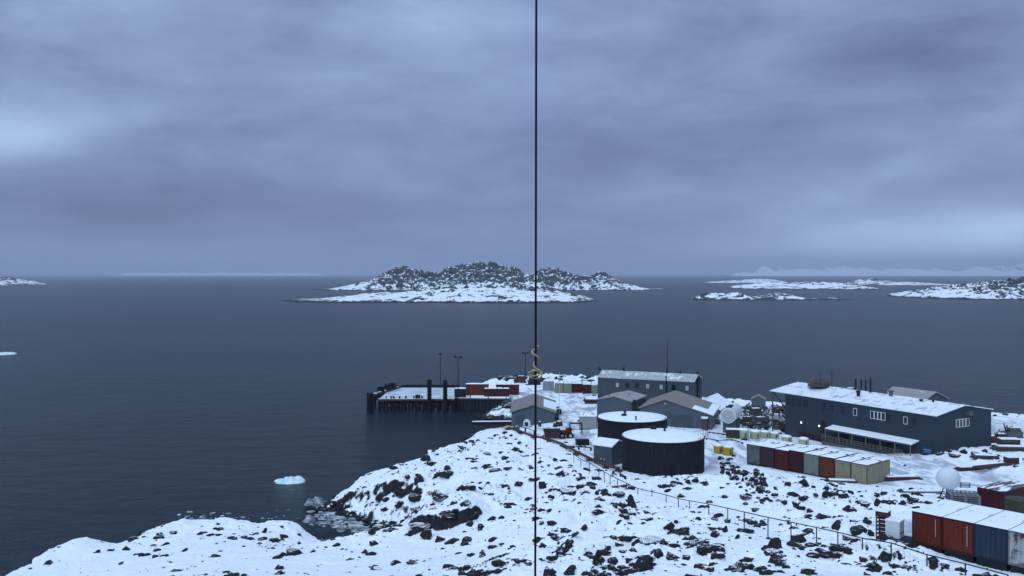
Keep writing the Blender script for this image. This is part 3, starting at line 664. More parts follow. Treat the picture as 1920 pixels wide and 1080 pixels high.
# --- boathouse
al = P(959, 772.5, 5.2); ar = P(1040, 773, 5.2); rz, W = frame_of(al, ar); z0 = 2.5
boat = gable_y('boathouse', 'weathered grey boathouse with brown gabled roof standing by the cove', al, rz, W, 17, z0, 2.7, 2.7, W*.5, 4.15, M['slate2'], M['roof_brown'], .4)
s_ = 1.45/(W/2)
MB().prism([(W*.74, 4.15-s_*(W*.24)+.16), (W+.4, 4.15-s_*(W*.5+.4)+.16), (W+.4, 4.15-s_*(W*.5+.4)+.26), (W*.74, 4.15-s_*(W*.24)+.21)], 2.2, 13.5).build('snow_patch', M['snow'], boat)
for k in range(5): MB().box(W*(.38+.11*k), W*(.38+.11*k)+.08, -.05, -.003, 0, 2.9).build('door_batten', M['steel'], boat)
MB().box(W*.08, W*.3, -.05, -.003, .2, 2.0).build('sliding_door', M['slate'], boat)
MB().box(W+.03, W+.9, 2, 14, 0, 1.3).build('lean_to', M['rust'], boat)
# --- small hut on the far knoll, pump house by the front tank
a = PY(1409, 768, 200); g = gable_y('hut', 'tiny grey gabled hut perched on the rocky knoll', Vector((a.x, a.y, 0)), R(-18), 2.9, 2.8, a.z-.2, 2.5, 2.5, 1.45, 3.2, M['slate2'], M['roof_brown'], .15)
al = P(1113, 838, 8.0); ar = P(1137, 843, 8.0); rz, W = R(-28), 2.7
pump = gable_x('pump_house', 'small slate blue pump house with a snowy roof against the front black tank', Vector((al.x, al.y, 0)), R(-38), 3.2, 3.7, 5.6, 2.8, 3.5, M['slate'], M['roof_white'], .2)[0]
for k in range(2): MB().lathe([(.13,0),(.13,.08)], 8).build('gauge', M['lgrey'], pump, (1.4+k*.55, -.08, .8)).rotation_euler = (R(90),0,0)

# ------------------------------------------------------------------ fuel tanks
def fuel_tank(label, px0, px1, row_top, z0, h, lx):
    zt = z0+h; k = (px1-px0)/2/F; Yc = (CH-zt)*F/(row_top-HOR); r_ = k*Yc*.99; cx = ((px0+px1)/2-960)/F*Yc
    o = thing('fuel_tank', label, 'tank', (cx, Yc, z0), 0, 'round black fuel tanks')
    MB().lathe([(r_,-1),(r_,h*.33),(r_*1.004,h*.335),(r_*1.004,h*.35),(r_,h*.355),(r_,h*.66),(r_*1.004,h*.665),(r_*1.004,h*.68),(r_,h*.685),(r_,h)], 96).build('shell', M['tank'], o, smooth=False)
    MB().lathe([(r_+.12,h-.10),(r_+.12,h+.04),(r_-.02,h+.04)], 96).build('rim', M['dark'], o)
    MB().lathe([(r_-.03,h+.01),(r_-.1,h+.13),(r_*.6,h+.28),(r_*.2,h+.36),(.02,h+.37)], 96).build('snow_covered_top', M['snow'], o, smooth=True)
    MB().lathe([(.45,h+.2),(.45,h+.6),(.3,h+.66)], 14, (-r_*.12 if lx else -r_*.25, r_*(.72 if lx else -.1), 0)).build('hatch', M['dark'], o)
    MB().lathe([(.16,h+.2),(.16,h+.75),(.26,h+.78),(.26,h+.95)], 10, (-r_*.2, r_*.1 if not lx else r_*.6, 0) if not lx else (r_*.1, r_*.35, 0)).build('vent_pipe', M['dark'], o)
    if not lx: MB().tube((0,-r_*.78,h+.1), (0,-r_*.78,h+.9), .12, 8).build('vent_pipe', M['dark'], o)
    ld = MB(); an = R(-42) if lx else R(-35); c_, s_ = math.cos(an), math.sin(an)
    for t_ in (-.2, .2): ld.tube(((r_+.15)*c_-t_*s_, (r_+.15)*s_+t_*c_, 0), ((r_+.15)*c_-t_*s_, (r_+.15)*s_+t_*c_, h+.5), .03, 5)
    for k in range(14): ld.tube(((r_+.15)*c_+.2*s_, (r_+.15)*s_-.2*c_, .3*k+.3), ((r_+.15)*c_-.2*s_, (r_+.15)*s_+.2*c_, .3*k+.3), .02, 4)
    ld.build('ladder', M['dark'], o)
    st = MB(); 
    for k in range(9):
        an = R(-6+k*7); st.box(0,0,0,0,0,0) if False else None
        c_, s_ = math.cos(an), math.sin(an); c2, s2 = math.cos(an+R(7)), math.sin(an+R(7)); z = h-.1-k*.15
        st.tube(((r_+.5)*c_, (r_+.5)*s_, z+1), ((r_+.5)*c2, (r_+.5)*s2, z+1-.15), .03, 5); st.tube(((r_+.5)*c_, (r_+.5)*s_, z), ((r_+.5)*c_, (r_+.5)*s_, z+1), .03, 5)
        st.add([(r_*c_, r_*s_, z), ((r_+.5)*c_, (r_+.5)*s_, z), ((r_+.5)*c2, (r_+.5)*s2, z-.15), (r_*c2, r_*s2, z-.15)], [(0,1,2,3)])
    st.build('stair', M['dark'], o)
    return o, cx, Yc, r_
t1 = fuel_tank('front black fuel tank with a smooth snow covered top, nearest the fence', 1166, 1320, 817, 6.0, 4.75, True)
t2 = fuel_tank('rear black fuel tank behind the front one, a hatch in its snow', 1120, 1251, 782, 5.4, 4.75, False)

# ------------------------------------------------------------------ shipping containers
def cont_mats(col, wear=.35, rust=(.07,.035,.03)):
    lum = max(col); f0 = .58 if lum-min(col) > .04 else .86; col = tuple(round(c_*f0, 4) for c_ in col); k = 'c%s' % (col,); 
    if k not in M: M[k] = pmat('container_paint', col, wear=wear, rust=rust, dark=.5, ribs=24)
    return M[k]
def container(label, col, a, rz, W=2.44, L=6.06, H=2.59, roof='croof_full', group='shipping containers', wear=.35, door=True, marks=None, cat='container'):
    """a = near left bottom corner; local x across the end, y along the length"""
    m_ = cont_mats(col, wear); o = thing('shipping_container', label, cat, tuple(a), rz, group)
    body = MB(); e = .10
    def corr(p0, p1, nrm, n, z0=.16, z1=H-.12):
        vs = []; fs = []; p0 = Vector(p0); p1 = Vector(p1); nrm = Vector(nrm)
        for i in range(n*4+1):
            t_ = i/(n*4); d = 0.0 if (i % 4) in (0, 1) else -.05
            if i == n*4: d = 0
            q = p0.lerp(p1, t_) + nrm*d; vs += [(q.x, q.y, z0), (q.x, q.y, z1)]
        for i in range(n*4): fs.append((2*i, 2*i+2, 2*i+3, 2*i+1))
        body.add(vs, fs)
    corr((e,.03,0), (W-e,.03,0), (0,-1,0), 9); corr((W-.03,e,0), (W-.03,L-e,0), (1,0,0), 22); corr((W-e,L-.03,0), (e,L-.03,0), (0,1,0), 9); corr((.03,L-e,0), (.03,e,0), (-1,0,0), 22)
    body.box(.1, W-.1, .1, L-.1, .1, H-.05); body.build('body', m_, o)
    fr = MB()
    for x in (0, W-e):
        for y in (0, L-e): fr.box(x, x+e, y, y+e, 0, H)
    for y in (0, L-.06): fr.box(e, W-e, y, y+.06, .002, .16); fr.box(e, W-e, y, y+.06, H-.12, H-.002)
    for x in (0, W-.06): fr.box(x, x+.06, e, L-e, .002, .16); fr.box(x, x+.06, e, L-e, H-.12, H-.002)
    fr.build('frame', cont_mats(tuple(round(c_*.45, 4) for c_ in col), wear), o)
    if door:
        for i in range(2):
            x0, x1 = (.13, W/2-.015) if i == 0 else (W/2+.015, W-.13)
            d = MB().box(x0, x1, -.015, .03, .18, H-.14); dr = d.build('door', m_, o)
            bar = MB()
            for t_ in (.28, .72):
                x = x0+(x1-x0)*t_; bar.tube((x, -.04, .14), (x, -.04, H-.1), .022, 6); bar.box(x-.03, x+.2, -.06, -.018, 1.0, 1.05)
            bar.build('lock_bar', m_, dr)
    MB().box(.12, W-.12, .12, .5, -.8, -.003).box(.12, W-.12, L-.5, L-.12, -.8, -.003).box(.14, .4, .5, L-.5, -.6, -.1).box(W-.4, W-.14, .5, L-.5, -.6, -.1).build('shade_box', M['dark'], o)  # dark boxes added to imitate the shadow beneath the container
    # snow or bare roof, a slightly uneven sheet
    nx, ny = 8, 16; vs = []; fs = []
    for j in range(ny+1):
        for i in range(nx+1):
            ed = min(i, nx-i, 2)/2*min(j, ny-j, 2)/2
            vs.append((W*i/nx*.985+W*.0075, L*j/ny*.99+.03, H+.012+(.075 if roof != 'croof_half' else .02)*ed*(1+.5*rng.random())))
    for j in range(ny):
        for i in range(nx): k = j*(nx+1)+i; fs.append((k, k+1, k+nx+2, k+nx+1))
    MB().add(vs, fs).build('roof_snow', M[roof], o, smooth=True)
    if marks:
        mk = MB()
        for (x, z0_, z1_) in marks: 
            for q_ in range(9): mk.box(x, x+.055, -.022, -.0165, z0_+(z1_-z0_)*q_/9, z0_+(z1_-z0_)*(q_+.7)/9)
        o_m = mk.build('painted_marks', M['lgrey'], o)
    return o
# foreground row, right
a = P(1710, 958, 14.5); b = P(1890, 994, 14.5); rzF, LF = frame_of(a, b); st = LF/3
FR = [((.20,.035,.02), 'bright orange red container, leftmost of the foreground row', .18, [(.95*2,.9,2.3)]), ((.22,.038,.022), 'orange red container with scuffed doors between the leftmost one and the blue one', .28, [(1.9,.7,2.3)]),
      ((.035,.065,.11), 'blue container in the foreground row', .15, None), ((.42,.44,.44), 'white rust streaked container at the right end of the foreground row', .9, None)]
for i, (c, lb, wr, mk) in enumerate(FR):
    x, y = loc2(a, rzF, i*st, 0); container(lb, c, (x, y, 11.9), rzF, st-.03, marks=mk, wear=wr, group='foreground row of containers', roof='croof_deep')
# dark boxes for the shade beneath are built into each container
# middle row
a = P(1400, 832, 8.5); b = P(1627, 871, 8.5); rzM, LM_ = frame_of(a, b); st = LM_/8
MR = [((.13,.15,.16), 'scuffed grey container at the left end of the middle row', .7), ((.085,.045,.055), 'dull purple brown container, second in the middle row', .4), ((.13,.02,.02), 'deep red container, third in the middle row', .25),
      ((.065,.022,.026), 'dark maroon container, slightly raised, fourth in the middle row', .2), ((.30,.33,.29), 'pale grey green container with streaks, fifth in the middle row', .4), ((.20,.05,.03), 'rust orange container between two pale ones in the middle row', .3),
      ((.44,.38,.27), 'cream container beside the rust orange one in the middle row', .5), ((.45,.40,.28), 'cream container at the right end of the middle row showing its long side', .3)]
for i, (c, lb, wr) in enumerate(MR):
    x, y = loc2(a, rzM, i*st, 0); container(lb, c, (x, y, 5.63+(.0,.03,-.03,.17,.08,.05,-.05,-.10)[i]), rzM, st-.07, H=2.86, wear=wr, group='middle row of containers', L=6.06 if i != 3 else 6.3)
# dark maroon one behind the foreground row
b = P(1891, 924.5, 11.4); a = P(1832, 913, 11.4); rz, W = frame_of(a, b)
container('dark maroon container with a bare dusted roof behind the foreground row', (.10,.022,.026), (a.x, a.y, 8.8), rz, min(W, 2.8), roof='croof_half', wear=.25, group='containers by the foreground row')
# on the quay and beyond (seen small)
def quay(label, col, px0, px1, row_top, z0, rz, L=6.06, long_side=True, H=2.5, wear=.3, roof='croof_full', W=2.44):
    Y = (CH-z0-H)*F/(row_top-HOR); x = (px0-960)/F*Y; wd = (px1-px0)/F*Y
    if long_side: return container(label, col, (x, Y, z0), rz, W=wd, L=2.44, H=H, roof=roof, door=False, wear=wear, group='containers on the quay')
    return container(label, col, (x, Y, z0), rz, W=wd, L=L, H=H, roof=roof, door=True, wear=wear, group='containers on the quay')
quay('rust orange container with a snowy top, leftmost on the quay', (.20,.05,.03), 873, 916, 720.5, 2.75, 0, H=3.0)
quay('dark red container behind, right of the rust orange one on the quay', (.14,.04,.03), 930, 973, 721, 2.75, R(-2), H=2.6)
quay('long low dark red container nearest the water on the quay', (.10,.02,.02), 908, 955, 729, 2.7, 0, H=2.2)
quay('dark grey box at the landward end of the pier deck', (.03,.035,.045), 852, 873, 729, 2.8, 0, H=2.3)
quay('white container by the far shore, left of the pale pair', (.50,.54,.60), 1018, 1038, 715, 2.7, R(-4), H=2.5, wear=.05)
quay('cream container with double doors in the far row', (.40,.40,.34), 1040, 1056, 718.5, 2.9, R(-6), long_side=False, wear=.1)
quay('cream container, second in the far row', (.38,.38,.31), 1056.5, 1072, 719, 2.9, R(-6), long_side=False, wear=.1)
quay('dark maroon container in the far row beside the cream pair', (.11,.018,.025), 1072.5, 1091, 719.5, 2.9, R(-6), long_side=False)
quay('brick red container in the far row by the tall building', (.11,.025,.025), 1092, 1108, 721, 3.0, R(-7), long_side=False)
quay('cream container half hidden by the tall building', (.38,.38,.31), 1108.5, 1120, 722, 3.0, R(-7), long_side=False, wear=.1)
quay('white snow topped container left of the rear fuel tank', (.50,.54,.56), 1086, 1119, 781, 4.6, R(-6), long_side=False, wear=.08, H=2.4)

# ------------------------------------------------------------------ pier
z0 = 3.1; pa = P(709, 748, z0); pb = P(852, 748, z0); pc = P(751, 726.5, z0)
pier = thing('pier', 'dark timber and steel pier with a snow dusted deck reaching into the bay', 'pier', (pa.x, pa.y, 0), 0)
Wp = pb.x-pa.x; Lp = pc.y-pa.y
MB().box(0, Wp, 0, Lp, z0-.5, z0-.05).build('deck', M['pile'], pier)
def f_deck(q, b):
    p = objc(q); n = q.noise(q.vm('MULTIPLY', p, (.3, 1.3, 1)), .9, 5, .6)
    q.put(b.inputs['Base Color'], q.mix(q.ramp(n, .28, .6), (.22,.24,.28), (.60,.63,.68)))
M['deck'] = mat('trodden_snow', SNOWC, .8, 0, f_deck)
MB().box(.3, Wp-.05, .3, Lp-.3, z0-.05, z0).build('deck_snow', M['deck'], pier)
MB().box(0, Wp, -.35, -.003, z0-.45, z0+.02).build('front_beam', M['wood'], pier); MB().box(0, Wp, -.33, -.02, z0+.023, z0+.10).build('beam_snow', M['snow'], pier)
for k in range(7): MB().lathe([(.3,-.12),(.55,-.14),(.55,.14),(.3,.12)], 12).build('tyre_fender', M['rubber'], pier, (1.2+k*2.7, -.5, z0-1.1-.5*(k % 2))).rotation_euler = (R(90), 0, 0)
MB().box(9.2, 10.4, -.25, .5, z0+.13, z0+1.0).build('fender_box', M['dark'], pier)
MB().box(0, Wp, Lp+.003, Lp+.35, z0-.3, z0+.7).build('rear_beam', M['pile'], pier)
for j in range(2):
    for i in range(11):
        MB().tube((.4+i*(Wp-.8)/10, .1+j*8, -3), (.4+i*(Wp-.8)/10, .1+j*8, z0-.5), .32, 8).build('pile', M['pile'], pier)
cb = MB()
for i in range(0, 10): x = .4+i*(Wp-.8)/10; cb.tube((x, -.05, .3), (x+(Wp-.8)/10, -.05, z0-.6), .10, 5)
cb.box(0, Wp, 7.4, 7.6, 1.0, z0-.5); cb.build('bracing', M['pile'], pier)
for i in range(13):
    x = .6+rng.random()*(Wp*.62); s = .15+rng.random()*.25; MB().box(x, x+s, -.1, .35, z0+.121, z0+.45+rng.random()*.5).build('bollard', M['dark'], pier)
# fender wall running out on the left
q0 = P(695, 742, 3.4); q1 = P(755, 722, 3.6)
fw = thing('fender_wall', 'slanting timber fender wall with raised blocks along the seaward edge of the pier', 'fender', (q0.x, q0.y, 0), 0)
d = Vector((q1.x-q0.x, q1.y-q0.y, 0)); 
MB().tube((0,0,3.3), (d.x,d.y,3.5), .35, 6).build('rail_beam', M['wood'], fw); MB().tube((0,.3,2.4), (d.x,d.y+.3,2.5), .5, 6).build('lower_beam', M['pile'], fw)
for k in range(9): MB().tube((d.x*k/8, d.y*k/8, -3), (d.x*k/8, d.y*k/8, 3.1), .3, 6).build('pile', M['pile'], fw)
for t_ in (.30, .52, .66): MB().box(d.x*t_-.9, d.x*t_+.9, d.y*t_-.3, d.y*t_+.3, 3.5, 5.0).build('fender_block', M['pile'], fw)
for k in range(6): MB().box(d.x*(.15+.13*k)-.5, d.x*(.15+.13*k)+.4, d.y*(.15+.13*k)-.42, d.y*(.15+.13*k)+.3, 3.62, 3.72).build('snow_strip', M['snow'], fw)
p = P(692.5, 773, 0); Hc = (773-736)*p.y/F
dl = thing('mooring_dolphin', 'black cluster of mooring piles at the outer left corner of the pier', 'mooring pile', (p.x, p.y, 0))
for k, (x, y) in enumerate(((-.35,0),(.3,.2),(.1,-.4),(.75,.3))): MB().tube((x, y, -3), (x*.8, y*.8, Hc-(k % 3)*.35), .36, 9).build('pile', M['pile'], dl)
for px, ty, lb in ((805.5, 711, 'left of the two tall black piles at the pier edge'), (835, 712, 'right of the two tall black piles at the pier edge')):
    p = P(px, 749, z0); hh = CH-(ty-HOR)*p.y/F
    o = thing('tall_pile', lb, 'mooring pile', (p.x, p.y-.5, 0), 0, 'tall piles at the pier edge'); MB().tube((0,0,-3), (0,0,hh), .54, 12).build('shaft', M['pile'], o); MB().lathe([(.70,0),(.70,.3)], 12, (0,0,hh-1.4)).build('collar', M['dark'], o)
# sheet pile bulkhead from the pier to the shore
a = P(852, 747, 2.9); b = P(958, 748, 2.9); L = (b-a).length
bk = thing('bulkhead', 'dark sheet pile quay wall between the pier and the snowy shore', 'quay wall', (a.x, a.y-.1, 0), math.atan2(b.y-a.y, b.x-a.x))
vs = []; fs = []; n = 60
for i in range(n+1): yy = .35*(1 if (i//2) % 2 else 0); vs += [(L*i/n, yy, -3), (L*i/n, yy, 2.7)]
for i in range(n): fs.append((2*i, 2*i+2, 2*i+3, 2*i+1))
MB().add(vs, fs).build('sheet_piling', pmat('sheet_steel', (.028, .031, .030), wear=.5), bk); MB().box(0, L, -.1, .7, 2.7, 2.95).build('cap_beam', M['steel'], bk); MB().box(.5, L*.95, .72, 8, 1.5, 2.93).build('quay_surface', M['snow'], bk)
for k in range(3): MB().tube((4+k*4.5, .1, 2.9), (4+k*4.5, .1, 3.8), .12, 6).build('bollard', M['dark'], bk)
# lamp posts
def lamp_post(label, px, top, bot, Y, heads):
    x = (px-960)/F*Y; zt = CH-(top-HOR)*Y/F; zb = CH-(bot-HOR)*Y/F
    o = thing('lamp_post', label, 'lamp post', (x, Y, zb), 0, 'tall lamp posts on the quay'); h = zt-zb
    MB().tube((0,0,0), (0,0,h), .13, 8, .08).build('pole', M['dark'], o)
    if heads > 1: MB().tube((-.7,0,h-.15), (.7,0,h-.15), .06, 6).build('cross_arm', M['dark'], o)
    for s in ((-.65, .65) if heads > 1 else (0,)): MB().box(s-.35, s+.35, -.3, .3, h-.1, h+.3).build('lamp_head', M['dark'], o)
lamp_post('single headed lamp post rising behind the tall piles on the pier', 825.5, 664, 727, 244, 1)
lamp_post('twin headed lamp post beside the dark grey box at the pier head', 859, 670, 757, 222, 2)
lamp_post('twin headed lamp post on the far shore just left of the cable', 985, 662, 716, 262, 2)

# ------------------------------------------------------------------ cable with its yellow strap, close to the camera
Yc_ = 12.0
ct, cb_ = PY(1006, -260, Yc_), PY(1001, 1400, Yc_)
cable = thing('hanging_cable', 'thin dark steel cable hanging straight down close in front of the view', 'cable', tuple(ct))
def rel(v): return tuple(Vector(v)-ct)
wr = MB(); wr.tube((0,0,0), rel((cb_.x, cb_.y, gz(cb_.x, cb_.y)-.2)), .0148, 8)
wr.build('wire', M['rubber'], cable)
hl = MB(); cs = [PY(1004.3, 648+i*.75, Yc_) for i in range(68)]; pts = []
for i, c in enumerate(cs):
    an = i*.20; rr = .036+.010*math.sin(i*.09); pts.append(c + Vector((math.cos(an)*rr, math.sin(an)*rr, 0)))
strap = thing('yellow_strap', 'twisted yellow cord knotted in a loop round the hanging cable', 'cord', tuple(cs[0]))
ms = MB().path([tuple(p-cs[0]) for p in pts], .011, 6); ms.build('twisted_cord', M['gold'], strap, smooth=True)
lp = MB(); c = PY(1004, 702, Yc_)
for k, (rx, rzz, ty, dxx) in enumerate(((.085,.055,.2,0),(.07,.06,-.5,.012),(.09,.035,.9,-.006))):
    q = []
    for i in range(25):
        an = 2*math.pi*i/24; q.append(tuple(c + Vector((dxx+rx*math.cos(an), .04*math.sin(an*2+ty)-.02*k, rzz*math.sin(an+ty*.3)+.012*k)) - cs[0]))
    lp.path(q, .0095, 6)
lp.build('loop', M['gold'], strap, smooth=True)

# ------------------------------------------------------------------ fence along the slope
fp = [(1076,852,868),(1089,861,875),(1105,867.5,886),(1123,879,901),(1133,885,906),(1144,891,908),(1158,898,912),(1175,906,918),(1196,916,926),(1222.5,922,932),(1249,928,942),(1272,935,950),(1293,939,954),(1329,945,965),(1364.5,953,974),(1395.5,960,994),
      (1440,970,1009),(1483,979,1013),(1531,989,1019),(1571,998,1021),(1617,1009,1030),(1671,1018,1044),(1738,1040,1062),(1810,1057,1079),(1890,1078,1101)]
fb = [hit(a, c) for a, b, c in fp]
fence = thing('pipe_fence', 'long thin metal rail fence running down the snow slope past the front tank', 'fence', tuple(fb[0]))
tops = []
for (a, b, c), g in zip(fp, fb):
    zt = CH-(b-HOR)*g.y/F; zt = min(max(zt, g.z+.6), g.z+2.0); tops.append(Vector((g.x, g.y, zt)))
    MB().tube(tuple(g-fb[0]-Vector((0,0,.4))), tuple(tops[-1]-fb[0]), .05, 6).build('fence_post', M['dark'], fence)
for a, b in zip(tops[:-1], tops[1:]): MB().tube(tuple(a-fb[0]), tuple(b-fb[0]), .045, 6).build('top_rail', M['dark'], fence)
# pipeline from the cove to the tank
pl = [hit(*q) for q in ((952,806),(975,813),(1000,822),(1030,828),(1055,838),(1080,852),(1105,864),(1135,878),(1160,884))]
pr = thing('pipeline', 'rusty pipe and timber trunking running from the cove up to the pump house', 'pipeline', tuple(pl[0]))
MB().path([tuple(p-pl[0]+Vector((0,0,.45))) for p in pl], .22, 8).build('pipe', M['rust'], pr); MB().path([tuple(p-pl[0]+Vector((.35,-.5,.35))) for p in pl], .10, 8).build('small_pipe', M['steel'], pr)
for p in pl: MB().box(-.5,.5,-.3,.1,-.6,.3).build('support', M['wood'], pr, tuple(p-pl[0]))

# ------------------------------------------------------------------ yard objects
def bin_(label, px, py, wpx, hpx, m_, grp, dome=False):
    g = hit(px, py); w_ = wpx*g.y/F; h = hpx*g.y/F
    o = thing('storage_tub', label, 'tub', tuple(g), .2, grp); r_ = w_/2
    MB().lathe([(r_*.84,-.2),(r_*.9,h*.12),(r_*.98,h*.2),(r_*.95,h*.5),(r_,h*.55),(r_,h*.72),(r_*.93,h*.8)], 18, (0,r_,0)).build('tub_body', m_, o)
    MB().lathe([(r_*.95,h*.78),(r_*.9,h*.9),(r_*.6,h*1.02 if dome else h*.95),(r_*.1,h*1.1 if dome else h*.97)], 18, (0,r_,0)).build('snow_cap', M['snow'], o, smooth=True)
    MB().box(-r_*.12, r_*.12, -.05, .05, h*.2, h*.6).build('label_panel', M['steel'], o)
bin_('yellow tub, left of the pair right of the front tank', 1350.5, 851.5, 18, 18, M['yellow'], 'yellow tubs')
bin_('yellow tub, right of the pair right of the front tank', 1369.5, 855, 20, 19, M['yellow'], 'yellow tubs')
for i, (px, py, w_, h, lb) in enumerate(((1398,824,23,20,'leftmost pale yellow tub in the row before the scrap pile'),(1421,824,21,17,'second pale yellow tub in the row before the scrap pile'),(1439,822,18,14,'third pale yellow tub in the row before the scrap pile'),
        (1456,823,19,12,'rightmost pale yellow tub in the row before the scrap pile'),(1480,829,20,11,'snow capped pale tub peeping over the left end of the container row'),(1512,835,20,13,'snow capped pale tub peeping over the maroon container'))):
    bin_(lb, px, py, w_, h, M['paleyellow'], 'pale tubs in the yard', dome=i > 3)
# white horizontal tank
g = PY(1365, 779.5, 165); r_ = 14.5*165/F
ht = thing('pressure_tank', 'big white horizontal cylinder tank with its round end facing the yard', 'tank', (g.x, g.y, g.z), R(-24))
def lathe_y(prof, n=28):
    mb = MB().lathe(prof, n); mb.v = [(x, z, y) for x, y, z in mb.v]; mb.f = [tuple(reversed(f)) for f in mb.f]; return mb
lathe_y([(r_*.8,-.12),(r_*.86,-.02),(r_,.0),(r_,7),(r_*.7,7.6)]).build('shell', M['white'], ht, smooth=False)
lathe_y([(r_*.1,-.16),(r_*.80,-.15),(r_*.80,-.10)]).build('end_plate', M['lgrey'], ht)
MB().box(-.5,.5,.6,1.2,r_-.1,r_+.25).box(-.4,.4,2.5,3.2,r_-.1,r_+.2).build('manhole', M['dark'], ht)
for y in (1, 5.5): MB().box(-r_*.8, r_*.8, y, y+.4, -r_-3, -r_*.75).build('saddle', M['steel'], ht)
# white radome by the pallets
g = PY(1778, 897, 103); r_ = 21*103/F; gg = gz(g.x, g.y)
rd = thing('radome', 'large white ball shaped radome on a low frame beside the pallet stack', 'radome', (g.x, g.y, gg))
MB().lathe([(r_*math.cos(R(t_)), r_*math.sin(R(t_))) for t_ in range(-80, 91, 10)], 28, (0,0,g.z-gg)).build('dome', mat('white_dome', (.62,.66,.70), .5), rd, smooth=True)
sp = MB(); 
for k in range(4): an = R(45+90*k); sp.tube((math.cos(an)*1.0, math.sin(an)*1.0, -.4), (math.cos(an)*.5, math.sin(an)*.5, g.z-gg-r_*.85), .06, 6)
sp.tube((-1,-.7,.2), (1,-.7,.2), .05, 5).tube((-1,.7,.2), (1,.7,.2), .05, 5); sp.build('frame', M['dark'], rd)
# pallet stack
def pallet_stack(label, px, py, Y, W, D, n, rz, ph=.16):
    g = Vector(((px-960)/F*Y, Y, 0)); g.z = gz(g.x, g.y)-.1; o0 = None
    for k in range(n):
        o = thing('pallet', label % (('lowest','seventh from the top','sixth from the top','fifth from the top','fourth from the top','third from the top','second from the top','topmost')[k]) , 'pallet', (g.x, g.y, g.z+k*ph), rz, 'stacked grey pallets')
        mb = MB()
        for i in range(7): mb.box(W*i/7, W*i/7+W/9, 0, D, ph-.03, ph-.005)
        for j in (0, D/2-.06, D-.12):
            for i in (0, W/2-.12, W-.28): mb.box(i, i+.25, j, j+.12, .0, ph-.031)
        mb.box(0, W-.03, -.02, -.002, ph-.09, ph-.006).box(W-.026, W-.01, 0, D, ph-.09, ph-.006)
        mb.build('boards', M['pallet'], o)
pallet_stack('grey slatted pallet, %s of the stack beside the white ball', 1782, 946, 94, 2.9, 2.6, 8, R(-16), .22)
# white box on its platform at the end of the foreground row, with rack
g = PY(1660, 1006, 76)
bx_ = thing('equipment_box', 'white snow topped equipment box on a raised platform left of the orange container', 'box', (g.x, g.y, g.z), rzF+R(8))
MB().box(0, 1.15, 0, 1.15, 0, 1.35).build('casing', M['white'], bx_); MB().box(-.04, 1.19, -.04, 1.19, 1.352, 1.45).build('snow_cap', M['snow'], bx_); MB().box(1.152, 1.17, .1, 1.05, .4, .46).build('vent_strip', M['dark'], bx_)
pfm = MB().box(-.3, 2.3, -.3, 1.5, -.22, -.02)
for x in (-.2, 1, 2.2):
    for y in (-.2, 1.4): pfm.box(x-.07, x+.07, y-.07, y+.07, -2.2, -.22)
pfm.build('platform', M['dark'], bx_)
g = PY(1642, 1018, 77)
rk_ = thing('steel_rack', 'narrow dark maroon steel rack standing left of the white equipment box', 'rack', (g.x, g.y, g.z), rzF+R(10)); hh = 60*77/F
f_ = MB()
for x in (0, .85):
    for y in (0, .8): f_.box(x, x+.09, y, y+.09, -.6, hh)
f_.build('upright', M['rust'], rk_)
for k in range(7): MB().box(.05, .89, -.02, .86, .12+k*.33, .18+k*.33).build('shelf', M['rust'], rk_)
MB().box(-.03, .97, -.03, .92, hh-.42, hh).build('header', pmat('maroon_box', (.08,.02,.025), wear=.2), rk_); MB().box(-.03, .97, -.03, .92, hh+.001, hh+.07).build('snow_cap', M['snow'], rk_)
# shade under the foreground row: dark boxes added to each container
# olive tank at the right edge
g = PY(1922, 985, 84); o = thing('water_tank', 'olive green round tank cut off by the right edge of the view', 'tank', (g.x, g.y+1.1, g.z)); MB().lathe([(1.1,-1),(1.1,2.1),(1.15,2.12),(1.15,2.2),(.1,2.35)], 24).build('tank_body', M['green'], o)
# tank and sheds beyond the right edge of the navy building
g = PY(1862, 822, 165); o = thing('storage_tank', 'pale snow covered horizontal tank behind the right end of the navy building', 'tank', (g.x, g.y, g.z), R(-86)); lathe_y([(.9,0),(1.15,.3),(1.15,5.2),(.9,5.5)], 20).build('shell', M['white'], o, loc=(0,0,1.5), smooth=False)
MB().box(-1.2,1.2,1,1.4,-1.5,.5).box(-1.2,1.2,4,4.4,-1.5,.5).build('saddle', M['steel'], o)
def lumber(label, px, py, n, Ln, rz, m_, s=.22, name='timber_pile', cat='timber pile', snow=True):
    g = hit(px, py); o = thing(name, label, cat, tuple(g), rz); mb = MB(); ly = 0
    for k in range(n):
        x = (rng.random()-.5)*Ln*.15; y = (k % 5)*s*1.25; z = (k//5)*s*1.05; a_ = (rng.random()-.5)*.12
        mb.tube((x-Ln/2, y-a_, z+s*.4), (x+Ln/2, y+a_, z+s*.4), s*.5, 4)
    mb.build('beams', m_, o)
    if snow: MB().box(-Ln*.42, Ln*.42, .05, s*4.2, ((n-1)//5+1)*s*1.02, ((n-1)//5+1)*s*1.02+.06).build('snow_cover', M['snow'], o)
    return o
lumber('dark timbers lying on the snow right of the navy building corner', 1830, 882, 8, 5.5, R(6), M['rust'])
lumber('long dark pipes on the snow near the right edge', 1872, 876, 5, 6.5, R(22), M['rust'], snow=False)
lumber('snow covered beams stacked by the far right yard', 1905, 846, 10, 6, R(-8), M['wood'], .35)
lumber('timber pile between snow mounds beyond the navy building', 1850, 862, 10, 3.5, R(-12), M['wood'], .3)
lumber('brown timbers heaped against the end of the middle container row', 1648, 902, 12, 4.0, R(12), M['wood'], .26)
lumber('low dark beams right of the cream end container', 1690, 901, 6, 4.6, R(6), M['rust'], .24)
lumber('low dark timbers lying on the snow before the pallet stack', 1730, 924, 4, 5, R(-2), M['wood'], .14, snow=True)
